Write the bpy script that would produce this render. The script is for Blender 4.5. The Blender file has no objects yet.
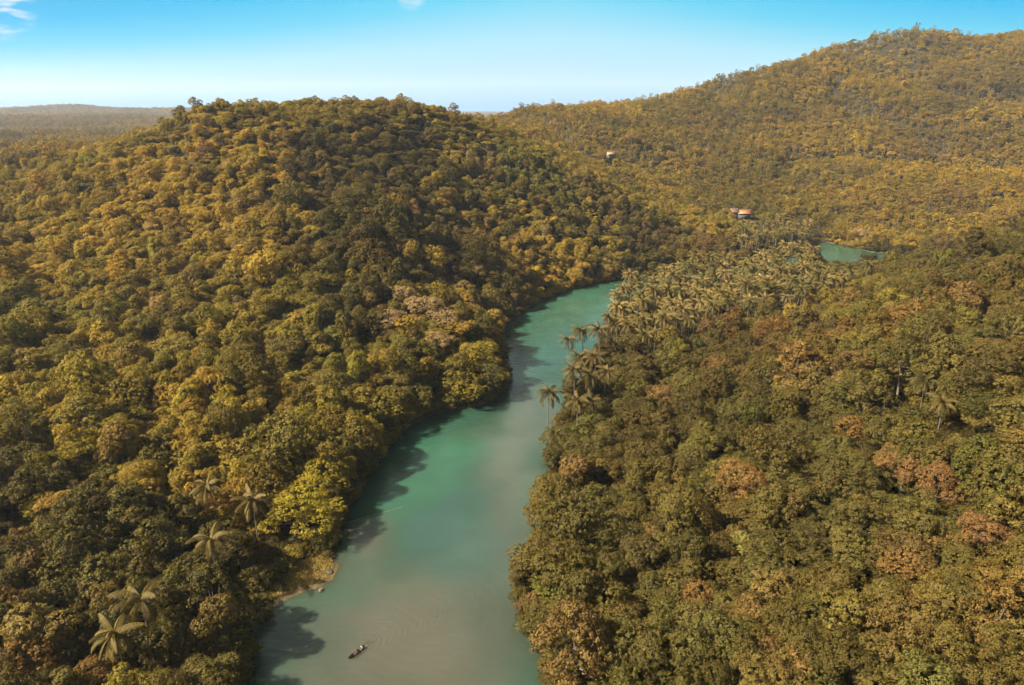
import bpy, math, random
import numpy as np
from mathutils import Vector

rng = np.random.default_rng(7)
random.seed(7)
S = bpy.context.scene
C = S.collection

# ------------------------------------------------------------------ camera, sky, sun, exposure
W, H, F = 1024, 685, 683.0
CAMZ = 110.0
PITCH = math.radians(19.03)
cam = bpy.data.cameras.new("camera")
cam.sensor_width = 36.0
cam.lens = 36.0 * F / W
cam.clip_start = 0.5
cam.clip_end = 40000
camo = bpy.data.objects.new("camera", cam)
C.objects.link(camo)
camo.location = (0, 0, CAMZ)
camo.rotation_euler = (math.radians(90) - PITCH, 0, 0)
S.camera = camo

EXPOSURE = 2.1
SUN_DIR = Vector((-0.72, -0.24, 0.70)).normalized()      # towards the sun
SKY_STRENGTH = 0.062

S.view_settings.view_transform = 'Standard'
S.view_settings.look = 'None'
S.view_settings.exposure = EXPOSURE
S.view_settings.gamma = 1.0
S.view_settings.use_curve_mapping = False

wd = bpy.data.worlds.new("World")
S.world = wd
wd.use_nodes = True


def srgb(r, g, b):
    f = lambda c: (c / 12.92) if c <= 0.04045 else ((c + 0.055) / 1.055) ** 2.4
    return (f(r / 255), f(g / 255), f(b / 255))


def build_world():
    nt = wd.node_tree
    nt.nodes.clear()
    N = nt.nodes.new
    L = nt.links.new
    out = N('ShaderNodeOutputWorld')
    bg = N('ShaderNodeBackground')
    bg.inputs['Strength'].default_value = SKY_STRENGTH
    L(bg.outputs[0], out.inputs['Surface'])
    sky = N('ShaderNodeTexSky')
    sky.sky_type = 'NISHITA'
    sky.sun_disc = False
    sky.sun_elevation = math.asin(SUN_DIR.z)
    sky.sun_rotation = math.atan2(SUN_DIR.x, SUN_DIR.y)
    sky.altitude = 100
    sky.dust_density = 1.5
    tc = N('ShaderNodeTexCoord')
    sep = N('ShaderNodeSeparateXYZ')
    L(tc.outputs['Generated'], sep.inputs[0])

    def math_(op, a, b=None, c=None):
        n = N('ShaderNodeMath')
        n.operation = op
        for i, v in enumerate((a, b, c)):
            if v is None:
                continue
            if isinstance(v, (int, float)):
                n.inputs[i].default_value = v
            else:
                L(v, n.inputs[i])
        return n.outputs[0]
    # deep cyan low sky, palest ahead over the valley where the horizon haze is thickest
    ax = math_('POWER', math_('ABSOLUTE', math_('ADD', sep.outputs['X'], -0.05)), 1.6)
    fac = math_('ADD', math_('MULTIPLY', sep.outputs['Z'], 2.9), math_('MULTIPLY', math_('MULTIPLY', ax, 1.3), math_('ADD', math_('MULTIPLY', sep.outputs['Z'], 7.0), -0.05)))
    ramp = N('ShaderNodeValToRGB')
    K = 1.0 / (SKY_STRENGTH * 2 ** EXPOSURE)
    cr = ramp.color_ramp
    stops = [(0.0, (150, 204, 240)), (0.10, (190, 229, 248)), (0.25, (172, 230, 249)), (0.42, (96, 212, 246)), (0.60, (20, 192, 243)), (0.9, (0, 172, 234))]
    cr.elements[0].position = 0.0
    cr.elements[1].position = 0.9
    for p, c in stops[1:-1]:
        cr.elements.new(p)
    for e, (p, c) in zip(cr.elements, stops):
        e.position = p
        e.color = (*srgb(*c), 1)
    L(fac, ramp.inputs[0])
    sc = N('ShaderNodeVectorMath')
    sc.operation = 'SCALE'
    sc.inputs['Scale'].default_value = K
    L(ramp.outputs[0], sc.inputs[0])
    # wisps of cloud
    mp = N('ShaderNodeMapping')
    mp.inputs['Scale'].default_value = (1.5, 1.5, 7)
    L(tc.outputs['Generated'], mp.inputs['Vector'])
    nz = N('ShaderNodeTexNoise')
    nz.inputs['Scale'].default_value = 14
    nz.inputs['Detail'].default_value = 6
    L(mp.outputs[0], nz.inputs['Vector'])
    mr = N('ShaderNodeMapRange')
    mr.inputs['From Min'].default_value = 0.44
    mr.inputs['From Max'].default_value = 0.62
    mr.inputs['To Max'].default_value = 1.0
    L(nz.outputs['Fac'], mr.inputs['Value'])
    # one small cloud low in the sky to the left, and a shred of one nearly ahead
    def cloud(px, py, deg):
        u, v = (px - 512) / F, (342.5 - py) / F
        d = Vector((u, math.cos(PITCH) + v * math.sin(PITCH), -math.sin(PITCH) + v * math.cos(PITCH))).normalized()
        dt = N('ShaderNodeVectorMath')
        dt.operation = 'DOT_PRODUCT'
        L(tc.outputs['Generated'], dt.inputs[0])
        dt.inputs[1].default_value = d
        q = N('ShaderNodeMapRange')
        q.interpolation_type = 'SMOOTHSTEP'
        q.inputs['From Min'].default_value = math.cos(math.radians(deg))
        q.inputs['From Max'].default_value = math.cos(math.radians(deg * .35))
        L(dt.outputs['Value'], q.inputs['Value'])
        return q.outputs[0]
    cl = math_('MULTIPLY', math_('ADD', cloud(-6, 2, 2.4), math_('MULTIPLY', cloud(411, -6, 1.3), .45)), mr.outputs[0])
    mixc = N('ShaderNodeMix')
    mixc.data_type = 'RGBA'
    L(cl, mixc.inputs['Factor'])
    L(sc.outputs[0], mixc.inputs['A'])
    mixc.inputs['B'].default_value = (K * 0.9, K * 0.93, K * 0.96, 1)
    # higher up the plain physical sky
    mk = N('ShaderNodeMapRange')
    mk.interpolation_type = 'SMOOTHSTEP'
    mk.inputs['From Min'].default_value = 0.17
    mk.inputs['From Max'].default_value = 0.42
    L(sep.outputs['Z'], mk.inputs['Value'])
    warm = N('ShaderNodeMix')
    warm.data_type = 'RGBA'
    warm.blend_type = 'MULTIPLY'
    warm.inputs['Factor'].default_value = 1
    L(sky.outputs[0], warm.inputs['A'])
    warm.inputs['B'].default_value = (1.3, 0.95, 0.52, 1)
    mix = N('ShaderNodeMix')
    mix.data_type = 'RGBA'
    L(mk.outputs[0], mix.inputs['Factor'])
    L(mixc.outputs['Result'], mix.inputs['A'])
    L(warm.outputs['Result'], mix.inputs['B'])
    L(mix.outputs['Result'], bg.inputs['Color'])


build_world()
sl = bpy.data.lights.new("sun", 'SUN')
sl.energy = 5.0
sl.angle = math.radians(0.6)
sl.color = (1.0, 0.90, 0.74)
so = bpy.data.objects.new("sun", sl)
C.objects.link(so)
so.rotation_euler = SUN_DIR.to_track_quat('Z', 'Y').to_euler()
so.location = (-300, -100, 500)

S.render.engine = 'CYCLES'
cy = S.cycles
cy.max_bounces = 5
cy.diffuse_bounces = 2
cy.glossy_bounces = 2
cy.transmission_bounces = 3
cy.volume_bounces = 0
cy.transparent_max_bounces = 4
cy.caustics_reflective = False
cy.caustics_refractive = False
cy.use_adaptive_sampling = True
cy.adaptive_threshold = 0.02
cy.use_denoising = True
cy.denoiser = 'OPENIMAGEDENOISE'
cy.denoising_input_passes = 'RGB_ALBEDO_NORMAL'
cy.denoising_prefilter = 'ACCURATE'

# ------------------------------------------------------------------ pixel <-> world (for laying the terrain out to survey)
CP, SP = math.cos(PITCH), math.sin(PITCH)


def at_dist(px, py, Y):
    u = (px - 512) / F
    v = (342.5 - py) / F
    t = Y / (CP + v * SP)
    return np.array([u * t, Y, CAMZ + t * (-SP + v * CP)])


def at_height(px, py, z):
    u = (px - 512) / F
    v = (342.5 - py) / F
    t = (z - CAMZ) / (-SP + v * CP)
    return np.array([u * t, t * (CP + v * SP), z])


def project(P):
    P = np.asarray(P, float)
    x, y, z = P[..., 0], P[..., 1], P[..., 2] - CAMZ
    d = y * CP - z * SP
    up = y * SP + z * CP
    dd = np.where(np.abs(d) < 1e-3, 1e-3, d)
    return 512 + F * x / dd, 342.5 - F * up / dd, d


# ------------------------------------------------------------------ helpers: noise, meshes, things
def vnoise(x, y, seed):
    xi = np.floor(x).astype(np.int64)
    yi = np.floor(y).astype(np.int64)
    fx = x - xi
    fy = y - yi
    fx = fx * fx * (3 - 2 * fx)
    fy = fy * fy * (3 - 2 * fy)

    def h(a, b):
        n = (a * 374761393 + b * 668265263 + seed * 1442695041) & 0xffffffff
        n = ((n ^ (n >> 13)) * 1274126177) & 0xffffffff
        return ((n ^ (n >> 16)) & 0xffff) / 65535.0
    return (h(xi, yi) * (1 - fx) + h(xi + 1, yi) * fx) * (1 - fy) + (h(xi, yi + 1) * (1 - fx) + h(xi + 1, yi + 1) * fx) * fy


def fbm(x, y, scale, seed, octs=4):
    t = 0
    a = 0.5
    s = 0
    for o in range(octs):
        t = t + a * vnoise(x / scale * 2 ** o + 17.3 * o, y / scale * 2 ** o - 9.1 * o, seed + o)
        s += a
        a *= 0.5
    return t / s


class MB:
    """collects vertices and faces for one mesh"""

    def __init__(self):
        self.v = []
        self.n = 0
        self.f = []       # (array faces [k, m], material index)

    def add(self, verts, faces, mi=0):
        verts = np.asarray(verts, float)
        for f in (faces if isinstance(faces, list) else [faces]):
            f = np.asarray(f, np.int64)
            if f.ndim == 1:
                f = f[None]
            self.f.append((f + self.n, mi))
        self.v.append(verts)
        self.n += len(verts)
        return self

    def box(self, c, s, rot=0.0, mi=0):
        c = np.asarray(c, float)
        s = np.asarray(s, float) / 2
        p = np.array([[x, y, z] for z in (-1, 1) for y in (-1, 1) for x in (-1, 1)]) * s
        cr, sr = math.cos(rot), math.sin(rot)
        p = np.stack([p[:, 0] * cr - p[:, 1] * sr, p[:, 0] * sr + p[:, 1] * cr, p[:, 2]], 1) + c
        return self.add(p, np.array([[0, 2, 3, 1], [4, 5, 7, 6], [0, 1, 5, 4], [2, 6, 7, 3], [0, 4, 6, 2], [1, 3, 7, 5]]), mi)

    def tube(self, pts, rad, n=6, mi=0, cap=True):
        pts = np.asarray(pts, float)
        rad = np.broadcast_to(np.asarray(rad, float), (len(pts),))
        t = np.gradient(pts, axis=0)
        t /= np.linalg.norm(t, axis=1, keepdims=True) + 1e-9
        ref = np.array([0, 0, 1.0]) if abs(t[0, 2]) < 0.9 else np.array([1.0, 0, 0])
        a = np.cross(t, ref)
        a /= np.linalg.norm(a, axis=1, keepdims=True) + 1e-9
        b = np.cross(t, a)
        an = np.linspace(0, 2 * math.pi, n, endpoint=False)
        ring = pts[:, None] + rad[:, None, None] * (a[:, None] * np.cos(an)[None, :, None] + b[:, None] * np.sin(an)[None, :, None])
        k = len(pts)
        i = np.arange(k - 1)[:, None] * n
        j = np.arange(n)[None]
        q = np.stack([i + j, i + (j + 1) % n, i + n + (j + 1) % n, i + n + j], -1).reshape(-1, 4)
        fs = [q]
        if cap:
            fs.append(np.arange(n)[None])
            fs.append((np.arange(n)[::-1] + (k - 1) * n)[None])
        return self.add(ring.reshape(-1, 3), fs, mi)

    def mesh(self, name, mats):
        me = bpy.data.meshes.new(name)
        v = np.concatenate(self.v)
        me.vertices.add(len(v))
        me.vertices.foreach_set('co', v.astype(np.float32).ravel())
        loops = np.concatenate([f.ravel() for f, m in self.f])
        counts = np.concatenate([np.full(len(f), f.shape[1]) for f, m in self.f])
        mi = np.concatenate([np.full(len(f), m) for f, m in self.f])
        me.loops.add(len(loops))
        me.loops.foreach_set('vertex_index', loops.astype(np.int32))
        me.polygons.add(len(counts))
        me.polygons.foreach_set('loop_start', np.concatenate([[0], np.cumsum(counts)[:-1]]).astype(np.int32))
        me.polygons.foreach_set('loop_total', counts.astype(np.int32))
        me.polygons.foreach_set('material_index', mi.astype(np.int32))
        for m in mats:
            me.materials.append(m)
        me.update(calc_edges=True)
        return me


def link(name, me, parent=None, loc=None):
    o = bpy.data.objects.new(name, me)
    C.objects.link(o)
    if parent is not None:
        o.parent = parent
    if loc is not None:
        o.location = loc
    return o


def tag(o, label=None, cat=None, group=None, kind=None):
    if label:
        o['label'] = label
    if cat:
        o['category'] = cat
    if group:
        o['group'] = group
    if kind:
        o['kind'] = kind
    return o


def empty(name, loc, rz=0.0):
    o = bpy.data.objects.new(name, None)
    C.objects.link(o)
    o.empty_display_size = 0.5
    o.location = loc
    o.rotation_euler = (0, 0, rz)
    return o


def smooth(me):
    me.polygons.foreach_set('use_smooth', np.ones(len(me.polygons), bool))
    return me


def attr(me, name, typ, data):
    a = me.attributes.new(name, typ, 'POINT')
    key = {'FLOAT': 'value', 'INT': 'value', 'FLOAT_VECTOR': 'vector', 'FLOAT_COLOR': 'color'}[typ]
    a.data.foreach_set(key, np.asarray(data, np.int32 if typ == 'INT' else np.float32).ravel())


# ------------------------------------------------------------------ materials
def new_mat(name):
    m = bpy.data.materials.new(name)
    m.use_nodes = True
    nt = m.node_tree
    p = nt.nodes['Principled BSDF']
    return m, nt, p, nt.nodes.new, nt.links.new


def plain(name, col, rough=0.7, noise=0.25, scale=3.0):
    m, nt, p, N, L = new_mat(name)
    p.inputs['Roughness'].default_value = rough
    tc = N('ShaderNodeTexCoord')
    nz = N('ShaderNodeTexNoise')
    nz.inputs['Scale'].default_value = scale
    nz.inputs['Detail'].default_value = 5
    L(tc.outputs['Object'], nz.inputs['Vector'])
    r = N('ShaderNodeValToRGB')
    r.color_ramp.elements[0].position = 0.3
    r.color_ramp.elements[1].position = 0.7
    r.color_ramp.elements[0].color = (*[c * (1 - noise) for c in col], 1)
    r.color_ramp.elements[1].color = (*[min(1, c * (1 + noise)) for c in col], 1)
    L(nz.outputs['Fac'], r.inputs[0])
    L(r.outputs[0], p.inputs['Base Color'])
    return m


def leaf_mat(name, transl=0.28, tone=(1, 1, 1)):
    """Leaf colour: the tree's own tint, varied from leaf to leaf and from branch to branch."""
    m, nt, p, N, L = new_mat(name)
    at = N('ShaderNodeAttribute')
    at.attribute_type = 'INSTANCER'
    at.attribute_name = 'tint'
    geo = N('ShaderNodeNewGeometry')
    tc = N('ShaderNodeTexCoord')
    nz = N('ShaderNodeTexNoise')
    nz.inputs['Scale'].default_value = 0.45
    nz.inputs['Detail'].default_value = 3
    oi = N('ShaderNodeObjectInfo')
    ad = N('ShaderNodeVectorMath')
    sc = N('ShaderNodeVectorMath')
    sc.operation = 'SCALE'
    cb = N('ShaderNodeCombineXYZ')
    for k in range(3):
        L(oi.outputs['Random'], cb.inputs[k])
    L(cb.outputs[0], sc.inputs[0])
    sc.inputs['Scale'].default_value = 50
    L(tc.outputs['Object'], ad.inputs[0])
    L(sc.outputs[0], ad.inputs[1])
    L(ad.outputs[0], nz.inputs['Vector'])
    # brightness: leaf random 0.6..1.35
    mr = N('ShaderNodeMapRange')
    mr.inputs['To Min'].default_value = 0.78
    mr.inputs['To Max'].default_value = 1.25
    L(geo.outputs['Random Per Island'], mr.inputs['Value'])
    mr2 = N('ShaderNodeMapRange')
    mr2.inputs['From Min'].default_value = 0.3
    mr2.inputs['From Max'].default_value = 0.7
    mr2.inputs['To Min'].default_value = 0.8
    mr2.inputs['To Max'].default_value = 1.2
    L(nz.outputs['Fac'], mr2.inputs['Value'])
    mu = N('ShaderNodeMath')
    mu.operation = 'MULTIPLY'
    L(mr.outputs[0], mu.inputs[0])
    L(mr2.outputs[0], mu.inputs[1])
    v = N('ShaderNodeVectorMath')
    v.operation = 'SCALE'
    L(at.outputs['Color'], v.inputs[0])
    L(mu.outputs[0], v.inputs['Scale'])
    hs = N('ShaderNodeHueSaturation')
    mr3 = N('ShaderNodeMapRange')
    mr3.inputs['To Min'].default_value = 0.485
    mr3.inputs['To Max'].default_value = 0.515
    L(nz.outputs['Fac'], mr3.inputs['Value'])
    L(mr3.outputs[0], hs.inputs['Hue'])
    L(v.outputs[0], hs.inputs['Color'])
    p.inputs['Roughness'].default_value = 0.55
    p.inputs['Specular IOR Level'].default_value = 0.08
    L(hs.outputs[0], p.inputs['Base Color'])
    tr = N('ShaderNodeBsdfTranslucent')
    tm = N('ShaderNodeMix')
    tm.data_type = 'RGBA'
    tm.blend_type = 'MULTIPLY'
    tm.inputs['Factor'].default_value = 1
    tm.inputs['B'].default_value = (1.2, 1.1, 0.5, 1)
    L(hs.outputs[0], tm.inputs['A'])
    L(tm.outputs['Result'], tr.inputs['Color'])
    ms = N('ShaderNodeMixShader')
    ms.inputs[0].default_value = transl
    L(p.outputs[0], ms.inputs[1])
    L(tr.outputs[0], ms.inputs[2])
    L(ms.outputs[0], nt.nodes['Material Output'].inputs['Surface'])
    return m


M_LEAF = leaf_mat("leaves")
M_FROND = leaf_mat("palm_fronds", 0.2)
M_BARK = plain("bark", (0.075, 0.06, 0.042), 0.9, 0.4, 2.0)
M_PALMBARK = plain("palm_bark", (0.085, 0.07, 0.052), 0.9, 0.35, 3.0)
M_ROCK = plain("rock", (0.085, 0.058, 0.032), 0.9, 0.45, 1.5)
M_DARKROCK = plain("dark_rock", (0.05, 0.045, 0.035), 0.9, 0.45, 1.5)
M_HULL = plain("dark_wood", (0.035, 0.028, 0.02), 0.6, 0.3, 2.0)
M_PALEWOOD = plain("pale_wood", (0.42, 0.36, 0.27), 0.7, 0.2, 2.0)
M_BROWNWOOD = plain("brown_wood", (0.06, 0.045, 0.03), 0.7, 0.25, 2.0)
M_SKIN = plain("skin", (0.18, 0.09, 0.055), 0.6, 0.08, 8.0)
M_WHITE = plain("white_cloth", (0.35, 0.34, 0.33), 0.8, 0.08, 5.0)
M_NAVY = plain("dark_cloth", (0.03, 0.03, 0.045), 0.8, 0.15, 5.0)
M_HAIR = plain("black_hair", (0.012, 0.01, 0.01), 0.6, 0.1, 5.0)
M_ROPE = plain("pale_rope", (0.2, 0.2, 0.17), 0.8, 0.1, 5.0)
M_WALL = plain("plaster", (0.075, 0.06, 0.045), 0.85, 0.12, 0.6)
M_ROOFW = plain("pale_metal_roof", (0.15, 0.095, 0.06), 0.5, 0.12, 0.8)
M_ROOFO = plain("orange_roof", (0.24, 0.085, 0.035), 0.6, 0.2, 0.8)
M_GLASS = plain("dark_glass", (0.02, 0.025, 0.03), 0.15, 0.1, 1.0)
M_DOOR = plain("brown_door", (0.12, 0.07, 0.04), 0.6, 0.2, 1.0)

# ------------------------------------------------------------------ the lie of the land
def water_pt(px, py):
    return at_height(px, py, 0.0)[:2]


LEFT_BANK = [(238, 690), (243, 660), (238, 640), (256, 618), (284, 598), (312, 588), (332, 580), (338, 566), (331, 548), (338, 522), (352, 500),
             (366, 476), (384, 450), (405, 428), (430, 414), (462, 408), (490, 402), (503, 391), (506, 374), (500, 353), (494, 340), (503, 324), (529, 306), (565, 291), (612, 280)]
NORTH_BANK = [(700, 271), (762, 262), (806, 251), (820, 241), (842, 245), (872, 252)]
SOUTH_BANK = [(880, 271), (846, 266), (822, 262), (806, 266), (768, 275), (700, 285), (650, 293), (628, 304), (612, 325), (600, 350),
              (583, 390), (566, 420), (556, 450), (551, 480), (546, 520), (534, 560), (522, 595), (538, 635), (552, 690)]
river_poly = [np.array([-52., 20.]), np.array([-50., 80.])] + [water_pt(*p) for p in LEFT_BANK] + [water_pt(*p) for p in NORTH_BANK]
river_poly += [np.array([350., 520.]), np.array([460., 505.]), np.array([600., 560.]), np.array([600., 515.]), np.array([460., 455.]), np.array([350., 470.])]
river_poly += [water_pt(*p) for p in SOUTH_BANK] + [np.array([6., 80.]), np.array([8., 20.])]
river_poly = np.array(river_poly)


def poly_sdf(x, y, poly):
    x = np.asarray(x, float)
    y = np.asarray(y, float)
    d = np.full(x.shape, 1e9)
    inside = np.zeros(x.shape, bool)
    n = len(poly)
    for i in range(n):
        ax, ay = poly[i]
        bx, by = poly[(i + 1) % n]
        ex, ey = bx - ax, by - ay
        t = np.clip(((x - ax) * ex + (y - ay) * ey) / (ex * ex + ey * ey + 1e-9), 0, 1)
        d = np.minimum(d, np.hypot(x - ax - t * ex, y - ay - t * ey))
        c = ((ay > y) != (by > y)) & (x < (bx - ax) * (y - ay) / (by - ay + 1e-12) + ax)
        inside ^= c
    return np.where(inside, -d, d)


# (picture x, picture y, metres ahead) of points surveyed on the canopy; the ground lies a tree's height below
SURVEY = [
    (0, 685, 95), (120, 600, 120), (0, 590, 118), (0, 500, 150), (120, 500, 152), (200, 480, 168), (300, 420, 200), (100, 420, 185), (0, 350, 230), (110, 350, 235),
    (200, 350, 240), (330, 350, 248), (350, 300, 285), (200, 290, 285), (0, 290, 285), (0, 250, 335), (100, 240, 340), (200, 230, 345), (300, 220, 345), (400, 220, 350),
    (430, 318, 275), (400, 340, 258), (478, 345, 268), (400, 270, 312), (460, 280, 330), (560, 235, 460), (500, 250, 420), (540, 180, 490), (480, 140, 510), (440, 160, 470),
    (400, 97, 525), (360, 101, 520), (430, 102, 535), (225, 98, 480), (260, 102, 490), (300, 115, 500), (200, 103, 490), (170, 122, 500), (300, 160, 420), (200, 160, 420),
    (120, 146, 520), (60, 162, 500), (0, 178, 480), (100, 190, 400), (0, 205, 400), (0, 150, 700), (70, 142, 760), (130, 134, 740), (40, 140, 900), (-60, 150, 800),
    (460, 113, 570), (490, 118, 640), (620, 190, 570), (700, 215, 575), (650, 240, 490), (700, 236, 530), (740, 222, 610), (612, 150, 840), (560, 132, 820), (662, 172, 800), (590, 165, 640), (520, 130, 640), (640, 200, 600),
    (600, 106, 1000), (520, 108, 950), (690, 106, 1000), (640, 106, 1010), (560, 105, 980), (640, 130, 850), (700, 160, 800), (720, 130, 940),
    (738, 210, 645), (760, 76, 1100), (800, 58, 1150), (850, 43, 1200), (900, 31, 1240), (930, 29, 1250), (975, 38, 1280), (1000, 36, 1290), (1024, 31, 1300), (1100, 25, 1320),
    (850, 150, 850), (900, 100, 1000), (800, 150, 850), (800, 110, 990), (800, 200, 680), (850, 200, 680), (1000, 150, 820), (1024, 90, 980), (940, 70, 1100), (900, 220, 610), (950, 190, 640), (1000, 205, 600), (1040, 190, 620),
    (840, 222, 620), (880, 232, 600), (920, 236, 570),
    (1024, 685, 75), (800, 685, 85), (650, 685, 96), (560, 640, 111), (900, 620, 95), (700, 620, 112), (1024, 550, 100), (850, 550, 120), (700, 550, 135), (600, 530, 150),
    (1024, 420, 142), (930, 420, 155), (850, 430, 165), (700, 420, 198), (620, 420, 217), (1024, 320, 205), (900, 330, 230), (820, 340, 250), (750, 345, 272), (680, 350, 290), (620, 360, 285),
    (1024, 250, 280), (950, 272, 300), (880, 302, 315), (820, 320, 330), (1024, 232, 330), (960, 260, 345), (900, 292, 345), (1100, 215, 320), (860, 292, 380), (900, 280, 400), (960, 262, 400),
]
sv = np.array([at_dist(*s) for s in SURVEY])
sv[:, 2] = np.maximum(sv[:, 2] - 9.0, 1.0)
# open ground of the valley floor under the palms and land outside the picture
extra = [(70, 330, 2), (90, 380, 2), (140, 400, 2.5), (190, 430, 2.5), (130, 350, 4), (230, 470, 2), (160, 520, 3), (220, 570, 4), (265, 620, 6), (200, 620, 10),
         (-70, 110, 3), (-60, 60, 3), (-140, 60, 8), (-300, 60, 20), (-300, 250, 45), (-500, 400, 80), (-700, 700, 70), (-500, 900, 60), (-900, 1300, 60), (-300, 1100, 55), (-100, 900, 70),
         (-900, 200, 70), (40, 80, 4), (60, 40, 10), (150, 30, 32), (300, 60, 55), (400, 150, 75), (420, 280, 75), (520, 330, 70), (420, 400, 40), (700, 100, 90), (700, 350, 80), (500, 620, 45),
         (800, 650, 90), (1000, 900, 150), (1200, 1300, 220), (1100, 600, 120), (700, 1600, 150), (1300, 1800, 150), (300, 1500, 60), (0, 1500, 50), (-600, 1900, 40), (600, 2000, 80), (-1500, 900, 60), (-1600, 1900, 50), (1500, 300, 100), (1800, 1200, 150)]
ctrl = np.concatenate([sv, np.array(extra, float)])


class RBF:
    def __init__(self, P, lam=4.0):
        self.P = P
        n = len(P)
        D = np.hypot(P[:, None, 0] - P[None, :, 0], P[:, None, 1] - P[None, :, 1])
        A = np.zeros((n + 3, n + 3))
        A[:n, :n] = D - np.eye(n) * lam
        A[:n, n] = 1
        A[:n, n + 1:] = P[:, :2] / 1000
        A[n, :n] = 1
        A[n + 1:, :n] = P[:, :2].T / 1000
        self.w = np.linalg.solve(A, np.concatenate([P[:, 2], np.zeros(3)]))

    def __call__(self, x, y):
        sh = np.shape(x)
        x = np.ravel(x)
        y = np.ravel(y)
        out = np.empty(len(x))
        for i in range(0, len(x), 20000):
            s = slice(i, i + 20000)
            D = np.hypot(x[s, None] - self.P[None, :, 0], y[s, None] - self.P[None, :, 1])
            out[s] = D @ self.w[:-3] + self.w[-3] + self.w[-2] * x[s] / 1000 + self.w[-1] * y[s] / 1000
        return out.reshape(sh)


rbf = RBF(ctrl, 3.0)


def ground_h(x, y):
    x = np.asarray(x, float)
    y = np.asarray(y, float)
    h = rbf(x, y)
    r = np.hypot(x, y)
    rough = np.clip((r - 150) / 500, 0, 1)
    gul = np.abs(fbm(x + 0.35 * y, y, 230, 15, 3) - .5) * 2
    h = h - np.clip((r - 620) / 250, 0, 1) * 26 * np.exp(-(gul / .10) ** 2) * np.clip((h - 25) / 40, 0, 1)
    h = h + (fbm(x, y, 60, 3) - 0.5) * (3 + 4 * rough) + (fbm(x, y, 160, 9) - 0.5) * 6 * rough
    far = np.clip((r - 1650) / 600, 0, 1)
    far = far * far * (3 - 2 * far)
    # rolling country beyond: low plain ahead, a line of hills far off to the left
    hf = 30 + 45 * fbm(x, y, 900, 21)
    az = np.arctan2(x, y)
    left = 1 / (1 + np.exp((az + 0.40) / 0.035))
    hf = hf + left * (14 * np.exp(-((y - 2600) / 500) ** 2) + 44 * np.exp(-((y - 4300) / 900) ** 2)) * (0.25 + 1.4 * fbm(x, y, 420, 31)) + left * (y > 1900) * 16 * (fbm(x, y, 240, 77) - .5)
    h = h * (1 - far) + hf * far
    d = poly_sdf(x, y, river_poly)
    slope = np.where(x < 0.12 * y, 0.62, 0.5)
    bank = np.minimum(h, 0.35 + slope * d)
    bank = np.maximum(bank, np.minimum(0.35, 0.08 * d + 0.02))
    bed = -np.minimum(3.0, 0.16 * (-d)) - 0.05
    return np.where(d > 0, bank, bed)


def axis(a, b, step, lo, hi, grow=1.09):
    mid = list(np.arange(a, b + step / 2, step))
    s = step
    v = mid[-1]
    right = []
    while v < hi:
        s = min(s * grow, 260)
        v += s
        right.append(v)
    s = step
    v = mid[0]
    left = []
    while v > lo:
        s = min(s * grow, 260)
        v -= s
        left.append(v)
    return np.array(left[::-1] + mid + right)


gx = axis(-130, 330, 2.5, -6500, 6500)
gy = axis(40, 600, 2.5, -400, 7500)
GX, GY = np.meshgrid(gx, gy)
GZ = ground_h(GX, GY)


def grid_faces(nx, ny):
    i = np.arange(ny - 1)[:, None] * nx
    j = np.arange(nx - 1)[None]
    return np.stack([i + j, i + j + 1, i + nx + j + 1, i + nx + j], -1).reshape(-1, 4)


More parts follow.
